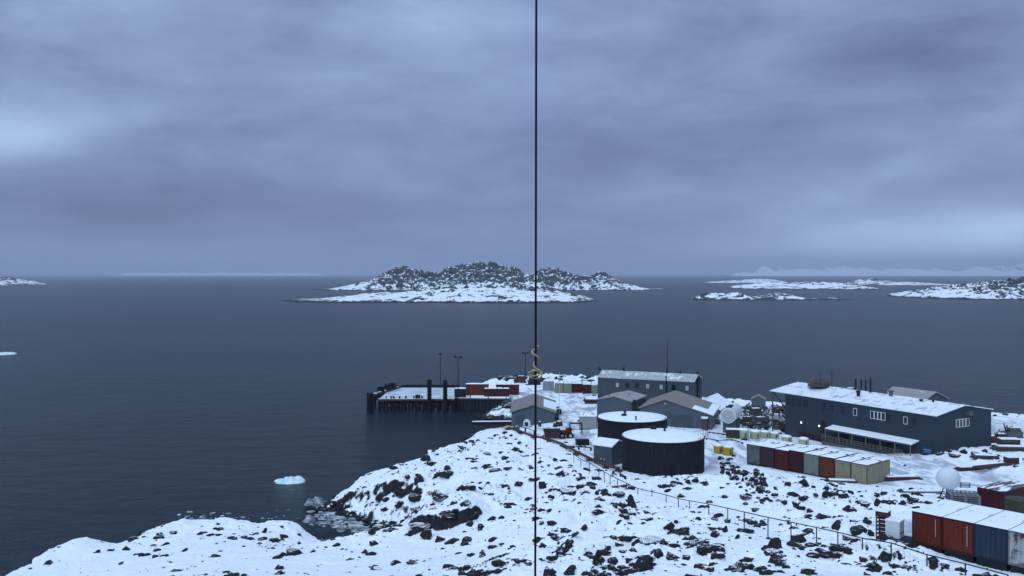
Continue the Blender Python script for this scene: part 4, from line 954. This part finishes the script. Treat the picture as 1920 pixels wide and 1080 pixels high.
lumber('dark logs half buried in front of the middle container row', 1580, 905, 5, 4, R(-8), M['wood'], .25)
lumber('brown crates and boards on the quay side of the tall building', 1108, 757, 10, 3.2, R(-10), M['rust'], .5)
def crate(label, px, py, w_, h, d, m_, rz=0, snow=True, grp='crates and boxes in the yard'):
    g = hit(px, py); o = thing('crate', label, 'crate', tuple(g), rz, grp); mb = MB().box(-w_/2, w_/2, 0, d, -.1, h)
    mb.build('crate_body', m_, o); f_ = MB()
    for x in (-w_/2, w_/2-.1): f_.box(x, x+.1, -.03, -.002, 0, h)
    f_.box(-w_/2+.1, w_/2-.1, -.03, -.002, h*.45, h*.55); f_.build('batten', M['dark'], o)
    if snow: MB().box(-w_/2-.02, w_/2+.02, -.05, d, h+.002, h+.09).build('snow_cap', M['snow'], o)
crate('dark red crate beside the white cylinder tank', 1374, 822, 2.2, 1.5, 1.5, M['rust'], -.2)
crate('brown crate near the right edge behind the white ball', 1901, 872, 1.6, 1.0, 1.2, M['rust'], .1)
crate('low snow topped crate in the far right yard', 1895, 838, 3.0, 1.2, 1.6, M['wood'], -.1)
crate('dark crate on the snow behind the boathouse corner', 1046, 778, 1.6, 1.3, 1.3, M['rust'], .2)
crate('small white crate beside the radome frame', 1810, 915, 1.1, .7, .8, M['lgrey'], -.3)
crate('dark skip lying open on the snow left of the pump house', 1093, 835, 2.2, .9, 1.3, M['pile'], .1, False)
# red machine and skip by the boathouse
g = hit(1060, 822)
tr = thing('tractor', 'small orange red tractor with a roll frame parked between boathouse and tanks', 'tractor', tuple(g), R(5))
MB().box(-1.0,1.2,0,1.3,.55,1.35).box(.2,1.3,.2,1.1,1.35,1.75).build('body', M['tractor'], tr); f_ = MB()
for x in (.9, 3.1):
    for y in (.1, 1.2): f_.tube((x,y,.6),(x,y,2.6),.07,6)
f_.tube((.9,.1,2.6),(3.1,.1,2.6),.09,6).tube((.9,1.2,2.6),(3.1,1.2,2.6),.09,6).tube((.9,.1,1.6),(3.1,.1,1.6),.05,6); f_.build('roll_frame', M['dark'], tr)
for x in (-.6, .9):
    for y in (-.15, 1.45):
        wh = MB().lathe([(.55,-.16),(.62,-.1),(.62,.1),(.55,.16)], 16); wo_ = wh.build('wheel', M['rubber'], tr, (x, y, .5)); wo_.rotation_euler = (R(90),0,0); MB().lathe([(.28,-.18),(.28,.18)], 12).build('rim', M['lgrey'], wo_)
g = hit(1036, 822); sk = thing('skip', 'dark maroon open skip with bars beside the tractor', 'skip', tuple(g), R(4))
MB().add([(-1.2,0,0),(1.2,0,0),(1.2,1.6,0),(-1.2,1.6,0),(-1.5,-.15,1.4),(1.5,-.15,1.4),(1.5,1.8,1.4),(-1.5,1.8,1.4)], [(0,3,2,1),(0,1,5,4),(1,2,6,5),(2,3,7,6),(3,0,4,7)]).build('hull', M['rust'], sk)
MB().box(-1.3,1.3,0,1.6,1.0,1.2).build('load', M['wood'], sk); MB().box(-1.5,1.5,-.2,-.13,1.3,1.45).box(-1.5,1.5,1.78,1.86,1.3,1.45).build('rim_bar', M['dark'], sk)
# boat and gear at the boathouse door
g = hit(988, 803); bt = thing('upturned_dinghy', 'white rounded dinghy standing on end against the boathouse front', 'boat', tuple(g), R(-15))
MB().lathe([(.2,0),(.9,.25),(1.05,.8),(.95,1.35),(.5,1.75),(.1,1.85)], 16).build('hull', M['white'], bt, smooth=True).scale = (.75,.45,1)
MB().box(-.35,.35,-.5,-.46,.5,1.3).build('thwart', M['dark'], bt)
g = hit(955, 806); gb = thing('net_heap', 'pale green heap of nets and gear on the bank by the boathouse', 'gear', tuple(g)); mb = MB()
for k in range(9): blob(mb, (rng.normal()*.6, rng.normal()*.3, .3+rng.random()*.4), .45, k, (1.2,1,.7), .25)
mb.build('heap', M['paleyellow'], gb)
for (px, py, s, lb) in ((962,801,.55,'dark drum at the left corner of the boathouse'),(1012,800,.5,'dark drum at the right of the boathouse doors'),(1045,770,.6,'dark drum on the yard side of the boathouse')):
    g = hit(px, py); o = thing('drum', lb, 'drum', tuple(g), 0, 'oil drums'); MB().lathe([(s*.6,0),(s*.6,.3),(s*.64,.32),(s*.6,.34),(s*.6,.65),(s*.64,.67),(s*.6,.69),(s*.6,1.0)], 14).build('shell', M['rust'], o); MB().lathe([(s*.55,1.0),(s*.3,1.08)], 14).build('snow_cap', M['snow'], o)
p = P(930, 789, .6); fl = thing('floating_dock', 'low narrow floating dock with snow on it beside the boathouse', 'dock', (p.x, p.y, 0), R(3))
MB().box(-5.5,4,-.6,.6,-.1,.45).build('float', M['pile'], fl); MB().box(-5.4,4,-.55,.55,.451,.55).build('deck_snow', M['snow'], fl); MB().tube((-5,0,-1),(-5,0,1.1),.1,6).build('pile', M['pile'], fl)
p = hit(1052, 745); o = MB().tube((0,0,0), (0,0,9.5), .05, 6).build('flagpole', M['lgrey'], None, (*P(1049, 778, 3.6)[:2], 3.4)); tag(o, 'thin pale pole standing on the snowy yard right of the boathouse', 'pole')

# scrap pile on the knoll between the white tank and the navy building
cols = [M['rust'], M['dark'], M['steel'], M['wood'], M['lgrey']]
for j, (nm, m_) in enumerate(zip(('rusty', 'black', 'grey', 'timber', 'pale'), cols)):
    mb = MB()
    for k in range(46 if j < 4 else 26):
        px = 1394+rng.random()*80; py = 764+rng.random()*42; g = hit(px, py); s = .25+rng.random()*.6; rz = rng.random()*3.1
        if rng.random() < .55:
            l_ = .5+rng.random()*1.6; d = Vector((math.cos(rz), math.sin(rz)*.6, (rng.random()-.3)*.9))*l_; mb.tube(tuple(g+Vector((0,0,.3))-d*.4), tuple(g+Vector((0,0,.5))+d*.6), .07+.12*rng.random(), 6)
        else: c_ = g; mb.box(c_.x-s*.6, c_.x+s*.6, c_.y-.4, c_.y+.4, c_.z-.2, c_.z+s*.9)
    o = mb.build('scrap_heap', m_); o['kind'] = 'stuff'; tag(o, 'heap of %s pipes, boxes and machine scrap on the knoll left of the navy building' % nm, 'scrap')
for (px, py, r_, m_, lb) in ((1500,806,.9,'yellow','brown yellow cable reel leaning on the scrap by the navy wall'),(1474,806,.8,'rust','rusty cable reel in front of the scrap heap')):
    g = hit(px, py+6); o = thing('cable_reel', lb, 'cable reel', tuple(g+Vector((0,0,r_))), R(20))
    lathe_y([(r_,0),(r_,.1),(r_*.5,.12),(r_*.5,.7),(r_,.72),(r_,.82)], 18).build('flanges', M[m_], o)
    lathe_y([(r_*.78,.14),(r_*.78,.68)], 18).build('cable_coil', M['rubber'], o)
g = hit(1530, 829); o = thing('flatbed_trailer', 'dark red low trailer parked against the navy building wall', 'trailer', tuple(g), rzB)
MB().box(-4.5,4,.3,2.0,.6,1.0).build('bed', pmat('dark_red_paint', (.06,.012,.012), wear=.2), o)
for x in (-3, 2.6):
    wh = MB().lathe([(.5,-.14),(.5,.14)], 14).build('wheel', M['rubber'], o, (x, .3, .35)); wh.rotation_euler = (R(90),0,0)

# more yard clutter: pipes on the snow, racks, machines
def low_pipe(label, pts, r_, m_, lift=.25):
    pp = [hit(*q_) for q_ in pts]; o = thing('pipe', label, 'pipe', tuple(pp[0])); MB().path([tuple(p_-pp[0]+Vector((0,0,lift))) for p_ in pp], r_, 6).build('pipe_run', m_, o)
    for p_ in pp: MB().box(-.15,.15,-.15,.15,-.5,lift).build('support', M['dark'], o, tuple(p_-pp[0]))
low_pipe('dark pipe on short stands between the pump house and the white container', [(1062,842),(1085,843),(1108,845)], .09, M['dark'], .5)
low_pipe('dark hose line bending round the foot of the front tank to the pump house', [(1150,888),(1160,884),(1164,893),(1172,898)], .08, M['dark'], .3)
low_pipe('thin pipe run across the yard right of the front tank', [(1325,824),(1345,828),(1372,826),(1392,832)], .08, M['steel'], .2)
low_pipe('dark pipe crossing the yard behind the yellow tubs', [(1330,812),(1356,816),(1384,818)], .09, M['rust'], .2)
low_pipe('handrail pipe along the bank above the boathouse path', [(952,806),(985,812),(1002,818)], .06, M['dark'], 1.0)
def machine(label, px, py, sc, rz, m_, seed, n=7, group='yard machinery'):
    g = hit(px, py); q = np.random.default_rng(seed); o = thing('machinery', label, 'machinery', tuple(g), rz, group)
    b_ = MB().box(-1.1*sc, 1.1*sc, 0, 1.0*sc, .15, .75*sc).box(-.4*sc, .8*sc, .1*sc, .8*sc, .75*sc, 1.2*sc); b_.build('casing', m_, o)
    f_ = MB()
    for k in range(n): a_ = Vector(((q.random()-.5)*2.2*sc, q.random()*sc, .6*sc)); f_.tube(tuple(a_), tuple(a_+Vector(((q.random()-.5)*sc, (q.random()-.5)*.5*sc, sc*(.4+q.random()*.7)))), .05*sc+.03, 5)
    f_.build('pipework', M['dark'], o); MB().box(-1.15*sc, 1.15*sc, -.05, 1.05*sc, -.4, .148).build('skid_base', M['rust'], o)
    MB().box(-.38*sc, .78*sc, .12*sc, .78*sc, 1.2*sc+.003, 1.2*sc+.08).build('snow_cap', M['snow'], o)
for a_ in (('snowy machine on a rusty skid left of the white cylinder tank', 1342, 796, .9, .2, M['steel'], 1), ('rusty machine just right of the white cylinder tank', 1398, 796, 1.2, -.1, M['rust'], 2), ('grey pipe laden skid in the middle of the scrap', 1425, 798, 1.3, .1, M['steel'], 3),
           ('dark machine below the tiny hut', 1418, 780, 1.3, .3, M['wood'], 4), ('snowy machine against the corner of the navy building', 1456, 792, 1.3, -.3, M['lgrey'], 5), ('rusty machine under the open end of the navy roof', 1462, 780, 1.2, 0, M['rust'], 6),
           ('dark machine behind the right end of the navy building, nearest its wall', 1876, 830, 1.2, 0, M['rust'], 7), ('long grey skid at the right edge beyond the navy building', 1902, 822, 1.5, .1, M['steel'], 8),
           ('small machine on the near side of the boathouse lean to', 1047, 800, .8, .2, M['rust'], 9), ('dark gear stacked at the left corner of the boathouse', 968, 806, .6, 0, M['steel'], 10), ('snowy crate load beside the quay containers', 1002, 722, 1.6, 0, M['dark'], 12),
           ('low dark equipment beyond the quay by the lamp post', 975, 718, 1.5, 0, M['rust'], 13)):
    machine(*a_)

# ------------------------------------------------------------------ rocks
def rock_mesh(seed, sub=2):
    r_ = np.random.default_rng(seed); vs, fs = ICO[sub]; v = vs.copy()
    for k in range(11):            # chop flat faces off
        n = r_.normal(size=3); n[2] = abs(n[2])*.6+.05 if k < 7 else n[2]; n /= np.linalg.norm(n); d = .45+r_.random()*.35
        s = v@n; v = v - np.where(s > d, s-d, 0)[:, None]*n
    v = v*(1+.17*fbm(vs[:, 0]*3+seed*3.1, vs[:, 1]*3+vs[:, 2]*2.3, 4, .6))[:, None]
    v /= np.abs(v[:, 0]).max(); v[:, 2] = v[:, 2]*.74; v[:, 0] += v[:, 2]*(r_.random()-.5)*1.1; v[:, 1] += v[:, 2]*.35
    me = bpy.data.meshes.new('rock'); me.from_pydata(v.tolist(), [], fs); me.materials.append(M['rock'] if seed % 3 else M['stone']); me.update(); return me
RM = [rock_mesh(s) for s in range(14)]
def rock(px, py, wpx, hpx, seed, label, group, rz=0.0, tilt=0.0, g=None):
    g = g or hit(px, py); s = wpx*g.y/F/2*1.05; h = max(hpx*g.y/F, .15)*1.05
    o = bpy.data.objects.new('rock', RM[seed % 14]); COL.objects.link(o)
    o.location = (g.x, g.y+s*.25, g.z+h*.12); o.scale = (s, s*.85 if wpx > hpx else s*.6, h*.66 if wpx > hpx else h*.9); o.rotation_euler = (0, tilt, (seed*.7) % .5-.25)
    return tag(o, label, 'rock', group)
BIG = [ # measured on the photo: column, foot row, width, height, tilt, label or None
 (1215,1021,62,17,-.22,'long dark sloping slab of rock right of the cable at the lower middle'),(1268,1000,34,11,-.15,None),(1305,1022,48,15,-.1,'dark wedge of rock with a snowy back, left of the grey boulder'),(1322,1034,42,20,-.15,'grey flat faced boulder below the fence in the lower middle'),
 (1343,1046,34,17,-.1,None),(1205,1070,52,32,-.35,'big dark tilted boulder with a snow edge, lowest in the middle'),(1233,1041,26,20,0,None),(1262,1047,34,14,.25,None),(1258,992,26,18,0,'upright pale topped boulder above the long dark slab'),(1168,970,24,12,-.2,None),
 (1158,983,22,9,-.3,None),(1158,928,28,9,-.15,None),(1186,950,16,22,-.3,'tall narrow dark rock in the snow below the fence'),(1133,924,20,10,0,None),(1060,926,40,16,-.1,None),(1016,915,18,18,-.6,None),(1065,1028,20,18,-.4,'steep dark rock just right of the cable'),(1096,992,18,10,-.5,None),
 (1075,1006,24,8,-.5,None),(1120,1052,18,22,0,None),(1150,1054,22,15,0,None),(1160,1024,20,11,0,None),(1017,1028,20,12,-.3,None),(1030,1076,30,22,.2,'rounded dark boulder at the bottom edge by the cable'),(1066,1078,24,20,-.4,None),(1135,1066,20,8,-.1,None),
 (1454,1027,28,24,.1,'triangular dark boulder below the fence'),(1500,1015,30,18,.1,'rounded boulder with a snow cap beneath the fence rail'),(1446,1038,36,12,-.2,None),(1452,1050,42,14,-.1,'low broad rock near the bottom right of centre'),(1362,978,20,9,0,None),(1361,998,12,16,0,None),(1382,1010,10,14,.2,None),
 (1415,958,30,7,0,'long low dark slab lying just above the fence'),(1331,942,14,7,0,None),(1397,934,26,9,0,'dark oval rock in front of the rubble pile'),(1507,910,28,21,.05,'large snow dusted boulder before the maroon container'),(1526,914,12,10,0,None),(1470,945,14,8,0,None),(1490,948,18,13,0,None),
 (1550,930,18,12,-.3,None),(1585,932,22,10,.1,None),(1618,946,30,14,0,None),(1645,946,14,16,0,None),(1590,952,12,9,0,None),(1694,948,20,17,-.1,'lone dark boulder on the snow behind the equipment box'),(1550,972,20,12,.2,None),(1570,990,24,16,-.3,None),(1612,995,34,16,-.1,None),
 (1590,1012,26,10,.2,None),(1640,1065,36,16,0,'rugged snow capped boulder left of the fence post at lower right'),(1620,1052,22,14,0,None),(1655,1048,26,12,.2,None),(1697,1066,22,9,0,None),(1665,1078,22,8,0,None),(1635,1005,14,14,-.6,None),(1540,1035,22,12,.2,None),(1553,1042,26,14,-.2,None),
 (795,985,50,13,0,None),(785,902,28,18,-.5,'dark ribbed crag on the left snow point'),(820,893,30,14,-.3,None),(838,891,26,9,0,None),(783,932,34,16,0,None),(828,933,44,16,.1,'broad dark outcrop in the middle of the left mound'),(866,918,22,12,-.2,None),(750,948,22,14,0,None),(765,972,20,8,0,None),(716,928,22,10,0,None),
 (840,966,36,10,0,None),(872,948,24,12,-.3,None),(785,960,20,9,0,None),(882,968,32,12,-.3,None),(922,975,16,13,0,None),(882,984,18,12,-.2,None),(877,862,22,9,0,'pointed dark rock on the far side of the left point'),(908,878,16,10,0,None),(930,884,26,8,0,None),(950,880,22,9,-.3,None),(965,845,24,10,-.4,None),(955,866,20,9,0,None),
 (925,840,18,7,0,None),(910,852,20,6,0,None),(798,864,26,11,-.4,None),(808,872,16,9,0,None),(702,1022,22,11,.5,None),(555,1040,34,14,.5,'angular dark rock facing right on the near snow bank'),(515,1015,18,14,.5,None),(227,1058,14,7,-.2,None),(85,1058,14,6,0,None),(495,1000,10,12,.2,None),(440,1012,12,8,0,None),(380,1010,22,4,0,None),
 (235,1032,18,12,-.3,'dark snow capped rock at the edge of the near bank'),(298,1002,14,6,.3,None),(345,1034,12,8,-.2,None),(850,1068,20,9,0,None),(875,1066,16,8,0,None),(905,1078,14,7,0,None),(705,1068,24,8,0,None),(925,1012,18,9,0,None),(985,1058,12,8,0,None),(972,1056,8,7,0,None),(660,962,16,9,0,None),(640,950,20,9,0,None),
 (1765,852,22,8,0,None),(1790,856,26,10,.1,'snowy rock mound at the right corner of the navy building'),(1808,850,18,10,0,None),(1830,852,20,10,0,None),(1846,848,14,9,0,None),(1778,846,14,7,0,None),
 (640,942,18,7,.1,None),(655,950,20,8,0,None),(622,947,14,6,0,None),(690,975,20,7,.2,None),(712,988,24,8,.2,None),(728,996,22,7,0,None),(1100,1078,26,14,0,None),(1140,1030,14,8,0,None),(1290,1046,20,12,.2,None),(1178,1052,16,12,-.3,None),(1240,1018,26,10,-.2,None),
 (1085,900,16,8,0,None),(1045,890,18,8,-.2,None),(1110,915,14,7,0,None),(1290,905,12,7,0,None),(1322,908,18,9,0,None),(1262,912,14,8,0,None),(1290,918,20,7,0,None),
 (250,1012,18,12,.3,None),(262,1004,10,10,0,None),(205,1033,16,8,0,None),(182,1036,12,7,0,None),(325,1000,16,8,.2,None),(300,1004,12,6,0,None),(560,1004,12,6,0,None),(472,1003,20,7,.2,None),(530,1008,18,7,.4,None),
 (1223,952,0,0,0,None)]
_on = 'first second third fourth fifth sixth seventh eighth ninth tenth eleventh twelfth thirteenth fourteenth fifteenth sixteenth seventeenth eighteenth nineteenth twentieth'.split()
_on += ['twenty-'+q_ for q_ in _on[:9]] + ['thirtieth'] + ['thirty-'+q_ for q_ in _on[:9]]
ORD = ['leftmost'] + [q_+' from the left' for q_ in _on[1:]]
REG = []
def region(px, py):
    if px < 600: return 'on the near snow bank at lower left'
    if px < 1003:
        if py > 1005: return 'on the smooth snow at the bottom edge'
        if py < 872: return 'on the far slope of the left point'
        if px < 790: return 'on the outer tip of the left point'
        if px < 880: return 'on the crest of the left mound' if py < 950 else 'just above the low cliff'
        return 'between the left mound and the cable'
    if px < 1125: return 'just right of the cable'
    if px < 1290: return 'below the fence in the lower middle' if py > 965 else 'below the fence under the front tank'
    if px < 1470: return 'beside the fence right of the middle'
    if py > 1025: return 'in the corner below the foreground containers'
    return 'before the middle container row' if py < 960 else 'left of the white equipment box'
def side(px): return 'left of the hanging cable' if px < 1003 else 'right of the hanging cable below the fence'
nb = 0
for i, (px, py, wp, hp_, tl, lb) in enumerate(BIG):
    if wp == 0: continue
    o = rock(px, py, wp, hp_, i*5+1, lb or 'rock', None if lb else 'rocks jutting from the snow ' + side(px), tilt=tl); nb += 1
    if not lb: REG.append((region(px, py), px, wp, hp_, o))
for rg in sorted({q_[0] for q_ in REG}):
    ms_ = sorted([q_ for q_ in REG if q_[0] == rg], key=lambda q_: q_[1])
    for i, q_ in enumerate(ms_):
        q_[4]['label'] = '%s dark rock %s, %s' % (('broad' if q_[2] > 25 else 'low' if q_[3] < 9 else 'upright' if q_[3] >= q_[2] else 'small'), rg, ORD[i])
# rock face on the mound: big blocks
for k, (px, py, wp, hp_) in enumerate(((776,1001,22,15),(800,1008,26,18),(824,1014,22,16),(848,1018,26,17),(874,1015,24,15))):
    rock(px, py, wp, hp_, k*3+2, 'dark rock block in the low cliff below the left mound, ' + ORD[k], 'rock blocks of the low cliff')
# rubble heap right of the front tank
RUB = []
for k in range(95):
    t_ = rng.random(); px = 1352+t_*85+rng.normal()*9; py = 868+t_*52+rng.normal()*11
    if px < 1395 or py > 880: RUB.append((px, py))
for k, (px, py) in enumerate(RUB): rock(px, py, 6+rng.random()*8, 4+rng.random()*6, k, 'broken rock in the rubble heap between the front tank and the containers', 'rubble heap rocks', tilt=rng.normal()*.4)
# shoreline boulders of the far point and cove
SB = []
for k in range(84):
    px, py = [(905+rng.random()*60, 752+rng.random()*20), (930+rng.random()*190, 707+rng.random()*8), (590+rng.random()*60, 940+rng.random()*20)][k % 3]; g = hit(px, py)
    if g.z < (1.0 if k % 3 == 2 else .1) or g.y > 300: continue
    SB.append((k % 3, px, rock(px, py, 7+rng.random()*12, 4+rng.random()*4, k+3, ('boulder on the far shore beyond the quay', 'boulder on the snowy spit beside the quay wall', 'boulder on the rim of the cove')[0 if k % 3 == 1 else 1 if k % 3 == 0 else 2], 'shore boulders %s' % ('far', 'spit', 'cove')[0 if k % 3 == 1 else 1 if k % 3 == 0 else 2])))
for c_ in range(3):
    for i, q_ in enumerate(sorted([q_ for q_ in SB if q_[0] == c_], key=lambda q_: q_[1])): q_[2]['label'] += ', ' + ORD[i]
# small stones everywhere the snow is broken: too many to count
N_ = 70000; Ys = 52*np.exp(rng.random(N_)*np.log(285/52)); us = (rng.random(N_)-.5)*1.36; xs = us*Ys
rkv, ydv = rocky(xs, Ys); clus = fbm(xs*.22+9, Ys*.22, 3); den = np.clip(rkv*.8+.07, 0, .8)*(clus > -.05+.18*(1-rkv)) + .02*(1-ydv)
keep = rng.random(N_) < den; xs, Ys = xs[keep], Ys[keep]; zs = height(xs, Ys); mb = MB(); cnt = 0
for x, y, z in zip(xs, Ys, zs):
    if z < .4: continue
    s = .07+.40*rng.random()**4.5
    blob(mb, (x, y, z+s*.10), s, rng.random()*3, (1.5, .9, .62), .3, 0 if s < .28 else 1); cnt += 1
o = mb.build('loose_stones', M['stone']); o['kind'] = 'stuff'; tag(o, 'countless small dark stones showing through the snow', 'stones')
# shore rubble at the waterline
mb = MB()
for k in range(1500):
    i = rng.integers(0, 47); a_ = poly[i]; b_ = poly[i+1]; t_ = rng.random(); x = a_[0]+(b_[0]-a_[0])*t_+rng.normal()*.8; y = a_[1]+(b_[1]-a_[1])*t_+rng.normal()*.8; z = gz(x, y) if k % 4 == 0 else None
    if z is None: z = .1
    if (abs(x+22) < 16 and abs(y-234) < 16) or (math.hypot(x-CO.x, y-CO.y) < 13 and k % 5): continue
    s = .2+.5*rng.random()**2; blob(mb, (x, y, min(z, .9)), s, rng.random()*3, (1.4,1,.7), .3, 0)
o = mb.build('shore_stones', M['stone']); o['kind'] = 'stuff'; tag(o, 'dark wet stones lining the waterline', 'stones')
print('stones', cnt, 'rocks', nb+len(RUB))

# ------------------------------------------------------------------ haze
HZ = 24000
hz = MB().box(-HZ, HZ, -2000, HZ+2000, -7.5, 420); hm = bpy.data.materials.new('haze'); hm.use_nodes = True; q = NT(hm.node_tree); q.n.clear()
pv = q.new('ShaderNodeVolumePrincipled'); pv.inputs['Color'].default_value = (.72,.79,.96,1); pv.inputs['Density'].default_value = 9e-5; pv.inputs['Anisotropy'].default_value = 0
ou = q.new('ShaderNodeOutputMaterial'); q.l.new(pv.outputs[0], ou.inputs['Volume'])
ho = hz.build('haze', hm); ho['kind'] = 'stuff'; ho['label'] = 'thin cold haze over the sea'; ho['category'] = 'haze'
